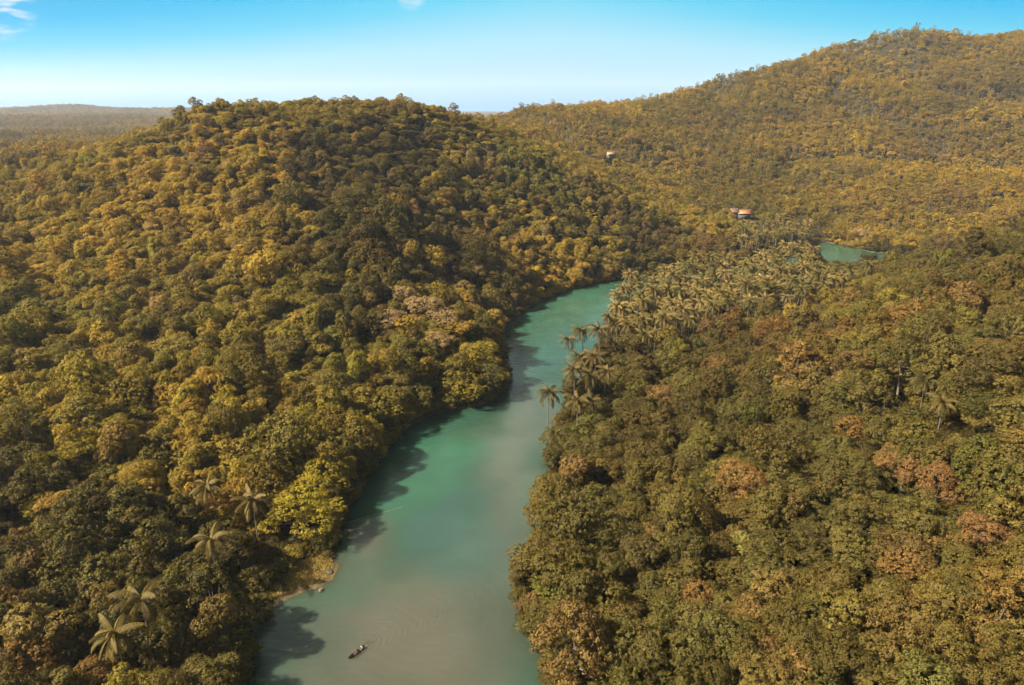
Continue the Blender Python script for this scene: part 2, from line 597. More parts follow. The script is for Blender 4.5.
def ground_material():
    m, nt, p, N, L = new_mat("forest_floor")
    geo = N('ShaderNodeNewGeometry')
    sep = N('ShaderNodeSeparateXYZ')
    L(geo.outputs['Position'], sep.inputs[0])
    nz = N('ShaderNodeTexNoise')
    nz.inputs['Scale'].default_value = 0.35
    nz.inputs['Detail'].default_value = 8
    L(geo.outputs['Position'], nz.inputs['Vector'])
    floor = N('ShaderNodeValToRGB')
    floor.color_ramp.elements[0].position = 0.35
    floor.color_ramp.elements[0].color = (0.014, 0.013, 0.006, 1)
    floor.color_ramp.elements[1].position = 0.68
    floor.color_ramp.elements[1].color = (0.034, 0.026, 0.010, 1)
    L(nz.outputs['Fac'], floor.inputs[0])
    bank = N('ShaderNodeValToRGB')
    bank.color_ramp.elements[0].position = 0.3
    bank.color_ramp.elements[0].color = (0.030, 0.024, 0.011, 1)
    bank.color_ramp.elements[1].position = 0.7
    bank.color_ramp.elements[1].color = (0.085, 0.06, 0.028, 1)
    L(nz.outputs['Fac'], bank.inputs[0])
    low = N('ShaderNodeMapRange')
    low.inputs['From Min'].default_value = 0.30
    low.inputs['From Max'].default_value = 0.75
    low.inputs['To Min'].default_value = 1
    low.inputs['To Max'].default_value = 0
    L(sep.outputs['Z'], low.inputs['Value'])
    a = N('ShaderNodeMix')
    a.data_type = 'RGBA'
    L(low.outputs[0], a.inputs['Factor'])
    L(floor.outputs[0], a.inputs['A'])
    L(bank.outputs[0], a.inputs['B'])
    # far woodland and scrub
    fz = N('ShaderNodeTexNoise')
    fz.inputs['Scale'].default_value = 0.012
    fz.inputs['Detail'].default_value = 10
    fz.inputs['Roughness'].default_value = 0.7
    L(geo.outputs['Position'], fz.inputs['Vector'])
    fr = N('ShaderNodeValToRGB')
    fr.color_ramp.elements[0].position = 0.36
    fr.color_ramp.elements[0].color = (0.018, 0.018, 0.012, 1)
    fr.color_ramp.elements[1].position = 0.66
    fr.color_ramp.elements[1].color = (0.075, 0.055, 0.028, 1)
    L(fz.outputs['Fac'], fr.inputs[0])
    fm = N('ShaderNodeMapRange')
    fm.inputs['From Min'].default_value = 1400
    fm.inputs['From Max'].default_value = 1900
    L(sep.outputs['Y'], fm.inputs['Value'])
    b = N('ShaderNodeMix')
    b.data_type = 'RGBA'
    L(fm.outputs[0], b.inputs['Factor'])
    L(a.outputs['Result'], b.inputs['A'])
    L(fr.outputs[0], b.inputs['B'])
    L(b.outputs['Result'], p.inputs['Base Color'])
    p.inputs['Roughness'].default_value = 0.95
    p.inputs['Specular IOR Level'].default_value = 0.1
    bp = N('ShaderNodeBump')
    bp.inputs['Strength'].default_value = 0.8
    bp.inputs['Distance'].default_value = 1.0
    L(nz.outputs['Fac'], bp.inputs['Height'])
    L(bp.outputs[0], p.inputs['Normal'])
    return m


mb = MB()
mb.add(np.stack([GX.ravel(), GY.ravel(), GZ.ravel()], 1), grid_faces(len(gx), len(gy)))
ground = link("ground", smooth(mb.mesh("ground", [ground_material()])))
tag(ground, "dark forest floor of the hills and valley sides", None, None, "structure")
del ground["label"]

# ------------------------------------------------------------------ the river
BOAT = at_height(356.5, 653.5, 0.0)


def river_material():
    m, nt, p, N, L = new_mat("river_water")
    geo = N('ShaderNodeNewGeometry')
    at = N('ShaderNodeAttribute')
    at.attribute_name = 'body'
    nz = N('ShaderNodeTexNoise')
    nz.inputs['Scale'].default_value = 0.045
    nz.inputs['Detail'].default_value = 5
    nz.inputs['Distortion'].default_value = 0.6
    L(geo.outputs['Position'], nz.inputs['Vector'])
    mr = N('ShaderNodeMapRange')
    mr.inputs['From Min'].default_value = 0.3
    mr.inputs['From Max'].default_value = 0.7
    mr.inputs['To Min'].default_value = 0.85
    mr.inputs['To Max'].default_value = 1.15
    L(nz.outputs['Fac'], mr.inputs['Value'])
    v = N('ShaderNodeVectorMath')
    v.operation = 'SCALE'
    L(at.outputs['Color'], v.inputs[0])
    L(mr.outputs[0], v.inputs['Scale'])
    L(v.outputs[0], p.inputs['Base Color'])
    p.inputs['IOR'].default_value = 1.45
    p.subsurface_method = 'BURLEY'
    p.inputs['Subsurface Weight'].default_value = 0.6
    p.inputs['Subsurface Radius'].default_value = (0.7, 1.2, 1.0)
    p.inputs['Subsurface Scale'].default_value = 2.2
    p.inputs['Roughness'].default_value = 0.04
    # wind ripples
    mp = N('ShaderNodeMapping')
    mp.inputs['Rotation'].default_value = (0, 0, math.radians(25))
    mp.inputs['Scale'].default_value = (0.28, 0.75, 0.5)
    L(geo.outputs['Position'], mp.inputs['Vector'])
    r1 = N('ShaderNodeTexNoise')
    r1.inputs['Scale'].default_value = 1.0
    r1.inputs['Detail'].default_value = 4
    r1.inputs['Distortion'].default_value = 0.4
    L(mp.outputs[0], r1.inputs['Vector'])
    # calm lanes and ruffled patches
    r2 = N('ShaderNodeTexNoise')
    r2.inputs['Scale'].default_value = 0.03
    r2.inputs['Detail'].default_value = 3
    L(geo.outputs['Position'], r2.inputs['Vector'])
    ms = N('ShaderNodeMapRange')
    ms.inputs['From Min'].default_value = 0.38
    ms.inputs['From Max'].default_value = 0.62
    ms.inputs['To Min'].default_value = 0.35
    ms.inputs['To Max'].default_value = 1.0
    L(r2.outputs['Fac'], ms.inputs['Value'])
    h1 = N('ShaderNodeMath')
    h1.operation = 'MULTIPLY'
    L(r1.outputs['Fac'], h1.inputs[0])
    L(ms.outputs[0], h1.inputs[1])
    wk = N('ShaderNodeAttribute')
    wk.attribute_name = 'wake'
    ad = N('ShaderNodeMath')
    ad.operation = 'MULTIPLY_ADD'
    L(wk.outputs['Fac'], ad.inputs[0])
    ad.inputs[1].default_value = 0.9
    L(h1.outputs[0], ad.inputs[2])
    bp = N('ShaderNodeBump')
    bp.inputs['Strength'].default_value = 0.7
    bp.inputs['Distance'].default_value = 0.25
    L(ad.outputs[0], bp.inputs['Height'])
    L(bp.outputs[0], p.inputs['Normal'])
    return m


def build_river():
    xs = np.concatenate([np.arange(-75, 25, 0.6), np.arange(25, 110, 1.2), np.arange(110, 620, 4)])
    ys = np.concatenate([np.arange(20, 95, 2.5), np.arange(95, 235, 0.6), np.arange(235, 620, 1.5)])
    X, Y = np.meshgrid(xs, ys)
    d = poly_sdf(X, Y, river_poly)
    keep = d < 1.2
    fc = grid_faces(len(xs), len(ys))
    fc = fc[keep.ravel()[fc].any(1)]
    used = np.unique(fc)
    remap = np.full(X.size, -1)
    remap[used] = np.arange(len(used))
    x = X.ravel()[used]
    y = Y.ravel()[used]
    dd = -d.ravel()[used]
    m = MB()
    m.add(np.stack([x, y, np.zeros(len(x))], 1), remap[fc])
    me = smooth(m.mesh("river_water", [river_material()]))
    # what the water carries and what lies under it: deep green channel, silt, pale sand bars; plus painted-in reflections
    teal = np.array((0.040, 0.108, 0.070))
    green = np.array((0.045, 0.120, 0.060))
    blue = np.array((0.060, 0.118, 0.108))
    silt = np.array((0.150, 0.135, 0.100))
    whitish = np.array((0.175, 0.180, 0.150))
    turq = np.array((0.075, 0.200, 0.130))
    n1 = fbm(x, y, 26, 41)
    n2 = fbm(x, y, 14, 51)
    wx = x + (fbm(x, y, 22, 61) - 0.5) * 22
    wy = y + (fbm(x, y, 22, 71) - 0.5) * 30
    col = np.tile(teal, (len(x), 1))

    def patch(px, py, rx, ry, c, a, rot=0.0):
        nonlocal col
        P = at_height(px, py, 0)
        ex, ey = wx - P[0], wy - P[1]
        u = ex * math.cos(rot) + ey * math.sin(rot)
        w = -ex * math.sin(rot) + ey * math.cos(rot)
        g = a * np.exp(-((u / rx) ** 2 + (w / ry) ** 2))
        col = col * (1 - g[:, None]) + c * g[:, None]
    patch(575, 300, 60, 60, turq, 0.95)
    patch(840, 252, 90, 60, turq, 0.7)
    patch(545, 350, 16, 40, np.array((.045, .150, .105)), 0.7)
    patch(522, 405, 10, 40, whitish, 0.65)  # pale reflective sheen down mid-river painted into the water colour, here and next
    patch(512, 465, 12, 30, whitish, 0.75)
    patch(400, 490, 17, 24, np.array((.052, .165, .095)), 0.9)
    patch(445, 450, 16, 18, np.array((.058, .180, .110)), 0.85)
    patch(450, 520, 10, 14, blue * 1.2, 0.6)
    patch(480, 545, 14, 18, blue * 1.2, 0.7)
    patch(430, 585, 10, 10, whitish * 0.8, 0.5)
    patch(368, 545, 9, 9, silt, 0.85)
    patch(515, 540, 8, 22, silt * 0.9, 0.55)
    patch(400, 630, 26, 14, silt, 0.9)
    patch(330, 640, 18, 16, silt * 1.05, 0.95)
    patch(450, 685, 24, 12, silt, 0.9)
    patch(420, 610, 24, 12, silt * np.array((.95, .98, 1.0)), 0.55)
    patch(490, 600, 10, 24, np.array((.115, .135, .10)), 0.75)
    patch(300, 690, 16, 10, silt, 0.7)
    patch(255, 655, 11, 18, teal, 0.85)  # dark tree reflection along the left bank painted into the water
    patch(528, 662, 6, 16, teal * .9, 0.8)  # right bank's tree reflection, painted in likewise
    shallow = np.exp(-np.clip(dd, 0, 50) / 1.6)[:, None] * 0.6
    col = col * (1 - shallow) + np.array((0.09, 0.065, 0.035)) * shallow
    attr(me, 'body', 'FLOAT_COLOR', np.concatenate([np.clip(col * 0.31 * np.array((.95, 1.02, 1.0)), 0, 1), np.ones((len(x), 1))], 1))
    # the boat's wake fans out behind it, up-river
    ux, uy = np.array((0.62, 0.78))
    ex, ey = x - BOAT[0], y - BOAT[1]
    s = ex * ux + ey * uy
    q = np.abs(-ex * uy + ey * ux)
    arm = np.exp(-((q - 0.30 * s) / (0.8 + 0.05 * np.abs(s))) ** 2) * (s > 0) * np.exp(-np.abs(s) / 30)
    trans = (q < 0.32 * s) * np.exp(-np.abs(s - 16) / 18) * np.sin(s * 2 * math.pi / 2.2 + 0.02 * q * q)
    wash = np.exp(-(((s - 2.5) / 4) ** 2 + (q / 1.3) ** 2)) * np.sin(x * 5.1 + y * 3.7) * 1.3
    # wide old ring ripples spreading over the pool
    P = at_height(432, 612, 0)
    rr = np.hypot(x - P[0], (y - P[1]))
    ring = np.sin(rr * 2 * math.pi / 2.6) * np.exp(-((rr - 15) / 9) ** 2) * 0.13 * (n1 > 0.3)
    attr(me, 'wake', 'FLOAT', arm * np.sin((s + q) * 4) * 0.4 + trans * 0.22 + wash * .8 + ring)
    o = link("river", me)
    tag(o, None, None, None, "structure")


build_river()

# ------------------------------------------------------------------ trees: crowns, trunks, palms
def unit(v):
    return v / (np.linalg.norm(v, axis=-1, keepdims=True) + 1e-9)


def leaf_quads(mb_, P, Nrm, size, r, mi=0, aspect=0.62):
    """one small pointed spray of leaves per point, folded along its middle"""
    n = len(P)
    a = unit(np.cross(Nrm, unit(r.normal(size=(n, 3)))))
    b = np.cross(Nrm, a)
    s = size * r.uniform(0.7, 1.35, n)[:, None]
    fold = Nrm * s * 0.18
    v0 = P - a * s * 0.5
    v1 = P + b * s * aspect * 0.5 + fold
    v2 = P + a * s * 0.5
    v3 = P - b * s * aspect * 0.5 + fold
    V = np.stack([v0, v1, v2, v3], 1).reshape(-1, 3)
    Fc = np.arange(4 * n).reshape(n, 4)
    mb_.add(V, Fc, mi)


def crown_lobes(style, r):
    """lobe centres (unit: metres for a crown of about 4.5 m radius, base at the trunk foot), radii, squash"""
    L = []
    if style == 'round':
        n = r.integers(9, 13)
        L.append((0, 0, 8.4, 2.6))
        for k in range(n):
            a = k * 2.4 + r.uniform(-.4, .4)
            q = r.uniform(1.4, 3.9)
            L.append((q * math.cos(a), q * math.sin(a), 8.2 - 0.16 * q * q + r.uniform(-1.6, 1.3), r.uniform(.95, 2.3)))
        for k in range(6):
            a = k * 1.05 + r.uniform(-.3, .3)
            L.append((2.9 * math.cos(a), 2.9 * math.sin(a), 4.9 + r.uniform(-1, .6), r.uniform(1.1, 1.7)))
    elif style == 'spread':
        n = r.integers(12, 16)
        for k in range(n):
            a = k * 2.4 + r.uniform(-.3, .3)
            q = 4.6 * math.sqrt((k + .5) / n) + r.uniform(-.4, .4)
            L.append((q * math.cos(a), q * math.sin(a), 8.3 - 0.07 * q * q + r.uniform(-.5, .5), r.uniform(1.15, 1.75)))
    elif style == 'tall':
        n = r.integers(10, 14)
        for k in range(n):
            a = k * 2.4 + r.uniform(-.5, .5)
            t = (k + .5) / n
            q = (0.7 + 1.9 * math.sin(math.pi * min(1, 0.25 + 0.75 * (1 - t)))) * r.uniform(.5, 1)
            L.append((q * math.cos(a), q * math.sin(a), 2.5 + 9.8 * t + r.uniform(-.5, .5), r.uniform(1.1, 1.9)))
    elif style == 'draped':        # creeper-hung: ragged crown with curtains of vine down its sides
        n = r.integers(6, 9)
        for k in range(n):
            a = k * 2.4 + r.uniform(-.5, .5)
            q = r.uniform(.6, 2.6)
            zt = 9.5 - 0.3 * q * q + r.uniform(-1.0, 1.0)
            rad = r.uniform(1.2, 1.9)
            L.append((q * math.cos(a), q * math.sin(a), zt, rad))
            for j in range(r.integers(1, 4)):
                L.append((1.15 * q * math.cos(a) + r.uniform(-.3, .3), 1.15 * q * math.sin(a) + r.uniform(-.3, .3), zt - 1.7 * (j + 1), rad * (.8 - .1 * j)))
    elif style == 'bush':
        n = r.integers(7, 10)
        for k in range(n):
            a = k * 2.4 + r.uniform(-.4, .4)
            q = r.uniform(.3, 2.9)
            L.append((q * math.cos(a), q * math.sin(a), 1.9 - 0.12 * q * q + r.uniform(-.3, .6), r.uniform(.9, 1.6)))
    elif style == 'layered':
        for tier, (z, q0, n) in enumerate(((4.6, 3.9, 7), (6.9, 3.1, 6), (8.8, 2.0, 4), (10.2, .6, 2))):
            for k in range(n):
                a = k * 2 * math.pi / n + tier * .5 + r.uniform(-.3, .3)
                q = q0 * r.uniform(.7, 1.1)
                L.append((q * math.cos(a), q * math.sin(a), z + r.uniform(-.4, .4), r.uniform(.95, 1.4)))
    return np.array(L)


def make_crown(style, seed, nleaf, size, sub=True):
    r = np.random.default_rng(seed)
    Lb = crown_lobes(style, r)
    c, rad = Lb[:, :3], Lb[:, 3]
    sq = {'spread': 0.55, 'layered': 0.55}.get(style, 0.85)
    w = rad ** 2
    m = MB()
    # twig clusters on the lobe surfaces
    ntw = max(30, nleaf // 20)
    li = r.choice(len(c), ntw * 2, p=w / w.sum())
    d = unit(r.normal(size=(len(li), 3)) + np.array([0, 0, 0.45]))
    tp = c[li] + d * rad[li][:, None] * np.array([1, 1, sq]) * r.uniform(.82, 1.12, len(li))[:, None]
    # drop the ones buried inside other lobes
    q = (tp[:, None] - c[None]) / (rad[None, :, None] * np.array([1, 1, sq]))
    inside = (np.linalg.norm(q, axis=2) < 0.74).sum(1) > 0
    tp, d, li = tp[~inside][:ntw], d[~inside][:ntw], li[~inside][:ntw]
    per = max(3, nleaf // max(1, len(tp)))
    tw = r.uniform(.55, 1.25, len(tp))
    P = np.repeat(tp, per, 0)
    D = np.repeat(d, per, 0)
    sp = np.repeat(tw, per)[:, None] * 0.42
    off = unit(r.normal(size=P.shape) + D * .5) * (r.uniform(.2, 1, len(P)) ** .5)[:, None] * sp * np.array([1, 1, .75])
    P = P + off
    Nn = unit(unit(off) * .85 + D * .7 + r.normal(size=P.shape) * .46 + np.array([0, 0, .25]))
    leaf_quads(m, P, Nn, size, r)
    return m, Lb


def add_trunk(m, Lb, seed, mi=0, thick=0.22, limbs=6, n=6):
    r = np.random.default_rng(seed)
    top = Lb[np.argmax(Lb[:, 2])]
    fork = np.array([r.uniform(-.4, .4), r.uniform(-.4, .4), max(1.0, np.min(Lb[:, 2]) * .75)])
    mid = fork * np.array([.5, .5, .5]) + np.array([r.uniform(-.2, .2), r.uniform(-.2, .2), 0])
    m.tube([(0, 0, -1.2), (0, 0, .4), mid, fork], [thick * 1.5, thick * 1.15, thick, thick * .85], n, mi)
    order = r.permutation(len(Lb))[:limbs]
    for k in list(order) + [int(np.argmax(Lb[:, 2]))]:
        e = Lb[k, :3]
        h = fork * .45 + e * .55 + np.array([0, 0, -.3])
        m.tube([fork + np.array([0, 0, -.3]), h, e + np.array([0, 0, Lb[k, 3] * .5])], [thick * .6, thick * .36, thick * .1], 5, mi)
    return m


STYLES = [('round', 12900, 0.26), ('round', 13200, 0.25), ('round', 11400, 0.30), ('spread', 12000, 0.24), ('spread', 11400, 0.25), ('tall', 11400, 0.26), ('tall', 10800, 0.28),
          ('draped', 13500, 0.26), ('draped', 12900, 0.28), ('draped', 13500, 0.25), ('layered', 9600, 0.28), ('bush', 6600, 0.24), ('bush', 6300, 0.26), ('round', 14250, 0.21), ('spread', 13500, 0.20)]
NSTY = len(STYLES)
PROTO = []         # near forms: (crown mesh, trunk mesh, style)
forest_forms = bpy.data.collections.new("tree_forms")       # sources of the distant forest, never linked to the scene
form_names = []


def form_object(m, mats, k):
    nm = "tree_form_%03d" % k
    o = bpy.data.objects.new(nm, m.mesh(nm, mats))
    forest_forms.objects.link(o)
    form_names.append(nm)


for k, (st, nl, sz) in enumerate(STYLES):
    m, Lb = make_crown(st, 100 + k, nl, sz)
    cm = m.mesh("crown", [M_LEAF])
    t = add_trunk(MB(), Lb, 300 + k)
    tm = smooth(t.mesh("trunk", [M_BARK]))
    PROTO.append((cm, tm, st, Lb))
    add_trunk(m, Lb, 300 + k, 1)
    form_object(m, [M_LEAF, M_BARK], k)
for k, (st, nl, sz) in enumerate(STYLES):        # lighter forms for trees over a third of a kilometre away
    m, Lb = make_crown(st, 500 + k, int(nl * .14), sz * 2.5)
    add_trunk(m, Lb, 600 + k, 1, .26, 3, 4)
    form_object(m, [M_LEAF, M_BARK], NSTY + k)


def make_palm(seed, height, nfr=22, flen=4.6, droop=1.0):
    r = np.random.default_rng(seed)
    t = MB()
    lean = r.uniform(0.3, 1.6)
    la = r.uniform(0, 6.28)
    s = np.linspace(0, 1, 9)
    pts = np.stack([math.cos(la) * lean * s ** 2, math.sin(la) * lean * s ** 2, -1 + (height + 1) * s], 1)
    t.tube(pts, .17 - .07 * s, 7)
    top = pts[-1]
    c = MB()
    for k in range(nfr):
        a = k * 2.39996 + r.uniform(-.25, .25)
        u = (k + .5) / nfr                       # 0 old low frond .. 1 young upright frond
        el = math.radians(-28 + 100 * u ** 1.15 + r.uniform(-7, 7))
        Lf = flen * r.uniform(.85, 1.1) * (.72 if u > .93 else 1)
        q = np.linspace(0, 1, 10)
        bend = (0.9 + .5 * r.uniform()) * droop * (1.2 - .3 * u)
        ang = el - bend * q ** 1.3
        dx = np.concatenate([[0], np.cumsum(np.cos((ang[1:] + ang[:-1]) / 2))]) * Lf / 9
        dz = np.concatenate([[0], np.cumsum(np.sin((ang[1:] + ang[:-1]) / 2))]) * Lf / 9
        R = np.stack([dx * math.cos(a), dx * math.sin(a), dz], 1) + top
        c.tube(R, np.linspace(.06, .012, 10), 4, 0, False)
        side = np.array([-math.sin(a), math.cos(a), 0])
        # leaflets, each a narrow hanging blade
        nl = 22
        qq = np.linspace(.10, .99, nl)
        base = np.stack([np.interp(qq, q, R[:, i]) for i in range(3)], 1)
        tan = unit(np.stack([np.interp(qq, q, np.gradient(R[:, i])) for i in range(3)], 1))
        ln = 1.15 * np.sin(np.pi * np.clip(.12 + .80 * qq, 0, 1)) ** .7 * r.uniform(.85, 1.1, nl)
        for sg in (-1, 1):
            out = unit(side * sg + tan * .55 + np.array([0, 0, -.62 - .3 * r.uniform()]))
            tip = base + out * ln[:, None] + np.array([0, 0, -.18]) * ln[:, None]
            mid = base + out * ln[:, None] * .5
            wv = tan * .075
            V = np.stack([base - wv * .6, base + wv * .6, mid + wv, tip, mid - wv], 1).reshape(-1, 3)
            c.add(V, np.arange(5 * nl).reshape(nl, 5))
    # boot and nuts
    n = MB()
    for k in range(7):
        a = k * .9
        p = top + np.array([.26 * math.cos(a), .26 * math.sin(a), -.35 - .08 * (k % 3)])
        n.tube([p + np.array([0, 0, .15]), p + np.array([0, 0, .07]), p, p - np.array([0, 0, .13])], [.03, .11, .13, .04], 6)
    return t, c, n


PALMS = []
for k, (h, nf, fl, dr) in enumerate([(13, 18, 4.9, 1.15), (15, 20, 5.1, 1.3), (12, 17, 4.8, 1.05), (13.5, 16, 5.2, 1.45), (16, 19, 4.9, 1.2), (12.5, 21, 5.1, 1.3)]):
    t, c, n = make_palm(900 + k, h, nf, fl, dr)
    PALMS.append((smooth(t.mesh("trunk", [M_PALMBARK])), c.mesh("crown", [M_FROND]), smooth(n.mesh("coconuts", [M_PALMBARK])), h))

# ------------------------------------------------------------------ where everything grows
PAL = {
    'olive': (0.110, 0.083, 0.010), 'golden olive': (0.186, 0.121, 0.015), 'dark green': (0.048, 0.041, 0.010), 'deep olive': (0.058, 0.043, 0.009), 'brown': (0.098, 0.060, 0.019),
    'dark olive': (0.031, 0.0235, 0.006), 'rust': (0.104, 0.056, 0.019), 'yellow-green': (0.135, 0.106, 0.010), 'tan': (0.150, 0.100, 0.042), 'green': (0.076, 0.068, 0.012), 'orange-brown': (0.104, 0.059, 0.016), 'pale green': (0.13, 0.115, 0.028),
}
PN = list(PAL)


def region_weights(x, y, z):
    px, py, d = project(np.stack([x, y, z + 8], -1))
    n = len(x)
    W_ = np.zeros((n, len(PN)))
    ix = {k: i for i, k in enumerate(PN)}

    def put(mask, **kw):
        for k, v in kw.items():
            W_[mask, ix[k.replace('_', ' ').replace('yellow green', 'yellow-green').replace('orange brown', 'orange-brown')]] = v
    riverx = np.interp(y, [0, 90, 140, 200, 260, 330, 420, 600], [-20, -25, -20, -8, 5, 30, 70, 90])
    left = x < riverx
    right = ~left
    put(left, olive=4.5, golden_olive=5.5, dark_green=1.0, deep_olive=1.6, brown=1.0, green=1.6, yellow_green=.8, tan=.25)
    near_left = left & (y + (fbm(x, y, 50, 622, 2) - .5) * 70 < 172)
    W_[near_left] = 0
    put(near_left, dark_olive=5, olive=1.2, golden_olive=.3, dark_green=4, deep_olive=5, brown=1.0, green=1.0, yellow_green=.2, orange_brown=.3)  # dimmer light over the near left wood put into darker leaf colours
    # left hill's shaded east side painted into the leaf tints, edge ragged
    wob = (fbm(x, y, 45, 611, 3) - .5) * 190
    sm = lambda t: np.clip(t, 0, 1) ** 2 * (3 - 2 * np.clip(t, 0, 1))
    east_shade = left * sm((px + wob - 265) / 90) * sm((500 - px - wob) / 90) * sm((py - 100) / 45) * sm((345 - py + wob * .4) / 80)
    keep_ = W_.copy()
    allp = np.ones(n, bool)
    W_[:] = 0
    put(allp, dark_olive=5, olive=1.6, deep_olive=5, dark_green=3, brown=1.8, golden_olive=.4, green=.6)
    W_ = keep_ * (1 - east_shade[:, None]) + W_ / 14.0 * 17.0 * east_shade[:, None]
    put(right, dark_olive=14, olive=1.2, golden_olive=.3, deep_olive=4.5, dark_green=6, brown=1.3, rust=.08, orange_brown=.5, green=.6, yellow_green=.02)  # dimness of the right slope put into the leaf colours
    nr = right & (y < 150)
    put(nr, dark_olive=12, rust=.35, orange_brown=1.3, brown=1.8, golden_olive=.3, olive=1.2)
    far = y + (fbm(x, y, 60, 733, 2) - .5) * 120 > 560
    W_[far] = 0
    put(far, olive=3.5, golden_olive=8, deep_olive=1.2, brown=.8, green=.8, yellow_green=.6, tan=.3, orange_brown=.5)
    top = left & (py + wob * .22 < 140) & (px + wob > 190)
    put(top, golden_olive=6, orange_brown=.8)
    crest = left & (px + wob * .4 > 430) & (px + wob * .4 < 620) & (py + wob * .3 < 200)
    put(crest, golden_olive=7, olive=4, deep_olive=1)
    return W_


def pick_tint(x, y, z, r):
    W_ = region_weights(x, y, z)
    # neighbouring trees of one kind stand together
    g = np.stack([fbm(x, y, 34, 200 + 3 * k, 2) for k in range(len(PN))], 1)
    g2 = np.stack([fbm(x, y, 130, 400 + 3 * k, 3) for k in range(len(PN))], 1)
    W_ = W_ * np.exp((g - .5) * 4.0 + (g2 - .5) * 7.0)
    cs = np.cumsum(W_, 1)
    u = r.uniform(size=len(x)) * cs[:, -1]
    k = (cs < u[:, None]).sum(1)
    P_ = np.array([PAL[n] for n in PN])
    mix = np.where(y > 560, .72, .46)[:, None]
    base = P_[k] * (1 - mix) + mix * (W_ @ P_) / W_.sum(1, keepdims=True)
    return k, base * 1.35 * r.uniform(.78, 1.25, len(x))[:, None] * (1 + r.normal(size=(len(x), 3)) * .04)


GROVE = np.array([at_height(*p, 11)[:2] for p in [(590, 338), (606, 302), (622, 278)]] + [water_pt(*p) for p in [(652, 293), (700, 286), (768, 276), (806, 267)]] + [at_height(*p, 11)[:2] for p in [(812, 264), (836, 276), (868, 276), (856, 288), (800, 303), (760, 316), (700, 336), (650, 346)]])
GROVE2 = np.array([at_height(*p, 11)[:2] for p in [(745, 226), (800, 216), (826, 226), (818, 246), (770, 250), (736, 246)]])
SPIT = np.array([water_pt(*p) for p in [(262, 612), (284, 598), (312, 588), (333, 580), (338, 563), (331, 552), (312, 562), (290, 574), (268, 596)]])
HOUSES = [(at_dist(738, 210, 648), 13.0), (at_dist(611, 151, 800), 9.0)]


def scatter(sp, ymin, ymax, r, jit=.48):
    """jittered rows over the ground between two distances, kept to the part the camera looks at and a margin round it"""
    half = ymax * .80 + 60
    xs = np.arange(-half, half, sp)
    ys = np.arange(ymin, ymax, sp)
    X, Y = np.meshgrid(xs, ys)
    X = X + (np.arange(len(ys)) % 2)[:, None] * sp / 2
    X = X.ravel() + r.uniform(-jit, jit, X.size) * sp
    Y = Y.ravel() + r.uniform(-jit, jit, Y.size) * sp
    k = np.abs(X) < .79 * (Y * 1.03 + 30) + 25
    return X[k], Y[k]


parts = []
for sp, a, b in ((4.7, 35, 230), (4.9, 230, 420), (4.9, 420, 720), (5.5, 720, 1150), (8.0, 1150, 2050), (15.0, 2050, 4600)):
    x, y = scatter(sp, a, b, rng)
    if a > 2000:          # only the open country off to the left shows so far out
        k = (x / y < -.38) & (x / y > -.85)
        x, y = x[k], y[k]
    parts.append(np.stack([x, y, np.full(len(x), sp)], 1))
bank_pts = []
for k in range(len(river_poly)):
    p, q = river_poly[k], river_poly[(k + 1) % len(river_poly)]
    if max(p[1], q[1]) < 70 or min(p[0], q[0]) > 330:
        continue
    L_ = np.hypot(*(q - p))
    t_ = np.arange(0, L_, 1.7) / max(L_, 1e-6)
    nrm = np.array([-(q - p)[1], (q - p)[0]]) / L_
    for sd in (1.0, -1.0):
        P_ = p[None] + (q - p)[None] * t_[:, None] + nrm[None] * sd * rng.uniform(.5, 2.6, len(t_))[:, None]
        bank_pts.append(P_)
bank_pts = np.concatenate(bank_pts)
bank_pts = bank_pts[poly_sdf(bank_pts[:, 0], bank_pts[:, 1], river_poly) > .3]
parts.append(np.stack([bank_pts[:, 0], bank_pts[:, 1], np.full(len(bank_pts), 3.4)], 1))
x, y = scatter(3.9, 40, 330, rng)
n_under = len(x)
parts.append(np.stack([x, y, np.full(len(x), 3.0)], 1))        # undergrowth between the near trees
T = np.concatenate(parts)
low_growth = np.arange(len(T)) >= len(T) - n_under
tz = ground_h(T[:, 0], T[:, 1])
dr = poly_sdf(T[:, 0], T[:, 1], river_poly)
keep = (dr > .7) & (tz > .02)
gd = np.minimum(poly_sdf(T[:, 0], T[:, 1], GROVE), poly_sdf(T[:, 0], T[:, 1], GROVE2))
keep &= (gd > 1) | (rng.uniform(size=len(T)) < .75)
keep &= poly_sdf(T[:, 0], T[:, 1], SPIT) > .5
for hp, hr in HOUSES:
    keep &= np.hypot(T[:, 0] - hp[0] - 2, (T[:, 1] - hp[1] + hr * 1.6) / 2.6) > hr * 1.15
keep &= np.hypot(T[:, 0], T[:, 1]) > 40
T, tz, dr, gd, low_growth = T[keep], tz[keep], dr[keep], gd[keep], low_growth[keep]
nT = len(T)
tx, ty = T[:, 0], T[:, 1]
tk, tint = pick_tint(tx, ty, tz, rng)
size = np.exp(rng.normal(-.04, 1, nT) * np.where(ty > 420, .22, .30)) * np.where(T[:, 2] < 5.0, .95, .74 + .06 * T[:, 2])
size *= np.where(ty > 2000, 1.25, np.clip(1.05 - .0007 * (ty - 180), .74, 1.0))
size = np.clip(size * 1.03, .45, 1.32)
big = rng.uniform(size=nT) < .045
size[big & (ty < 420)] *= 1.35
hscale = size * rng.uniform(.68, 1.22, nT) * (.70 + .56 * fbm(tx, ty, 24, 801, 2)) * np.where((tz > 70) & (ty < 700), .74, 1.0)
style_p = np.array([.8, .8, .8, .9, .9, 1.1, 1.1, 1.6, 1.6, 1.6, .7, .9, .9, .6, .8])
sty = rng.choice(NSTY, nT, p=style_p / style_p.sum())
isb = np.array([s[0] == 'bush' for s in STYLES])
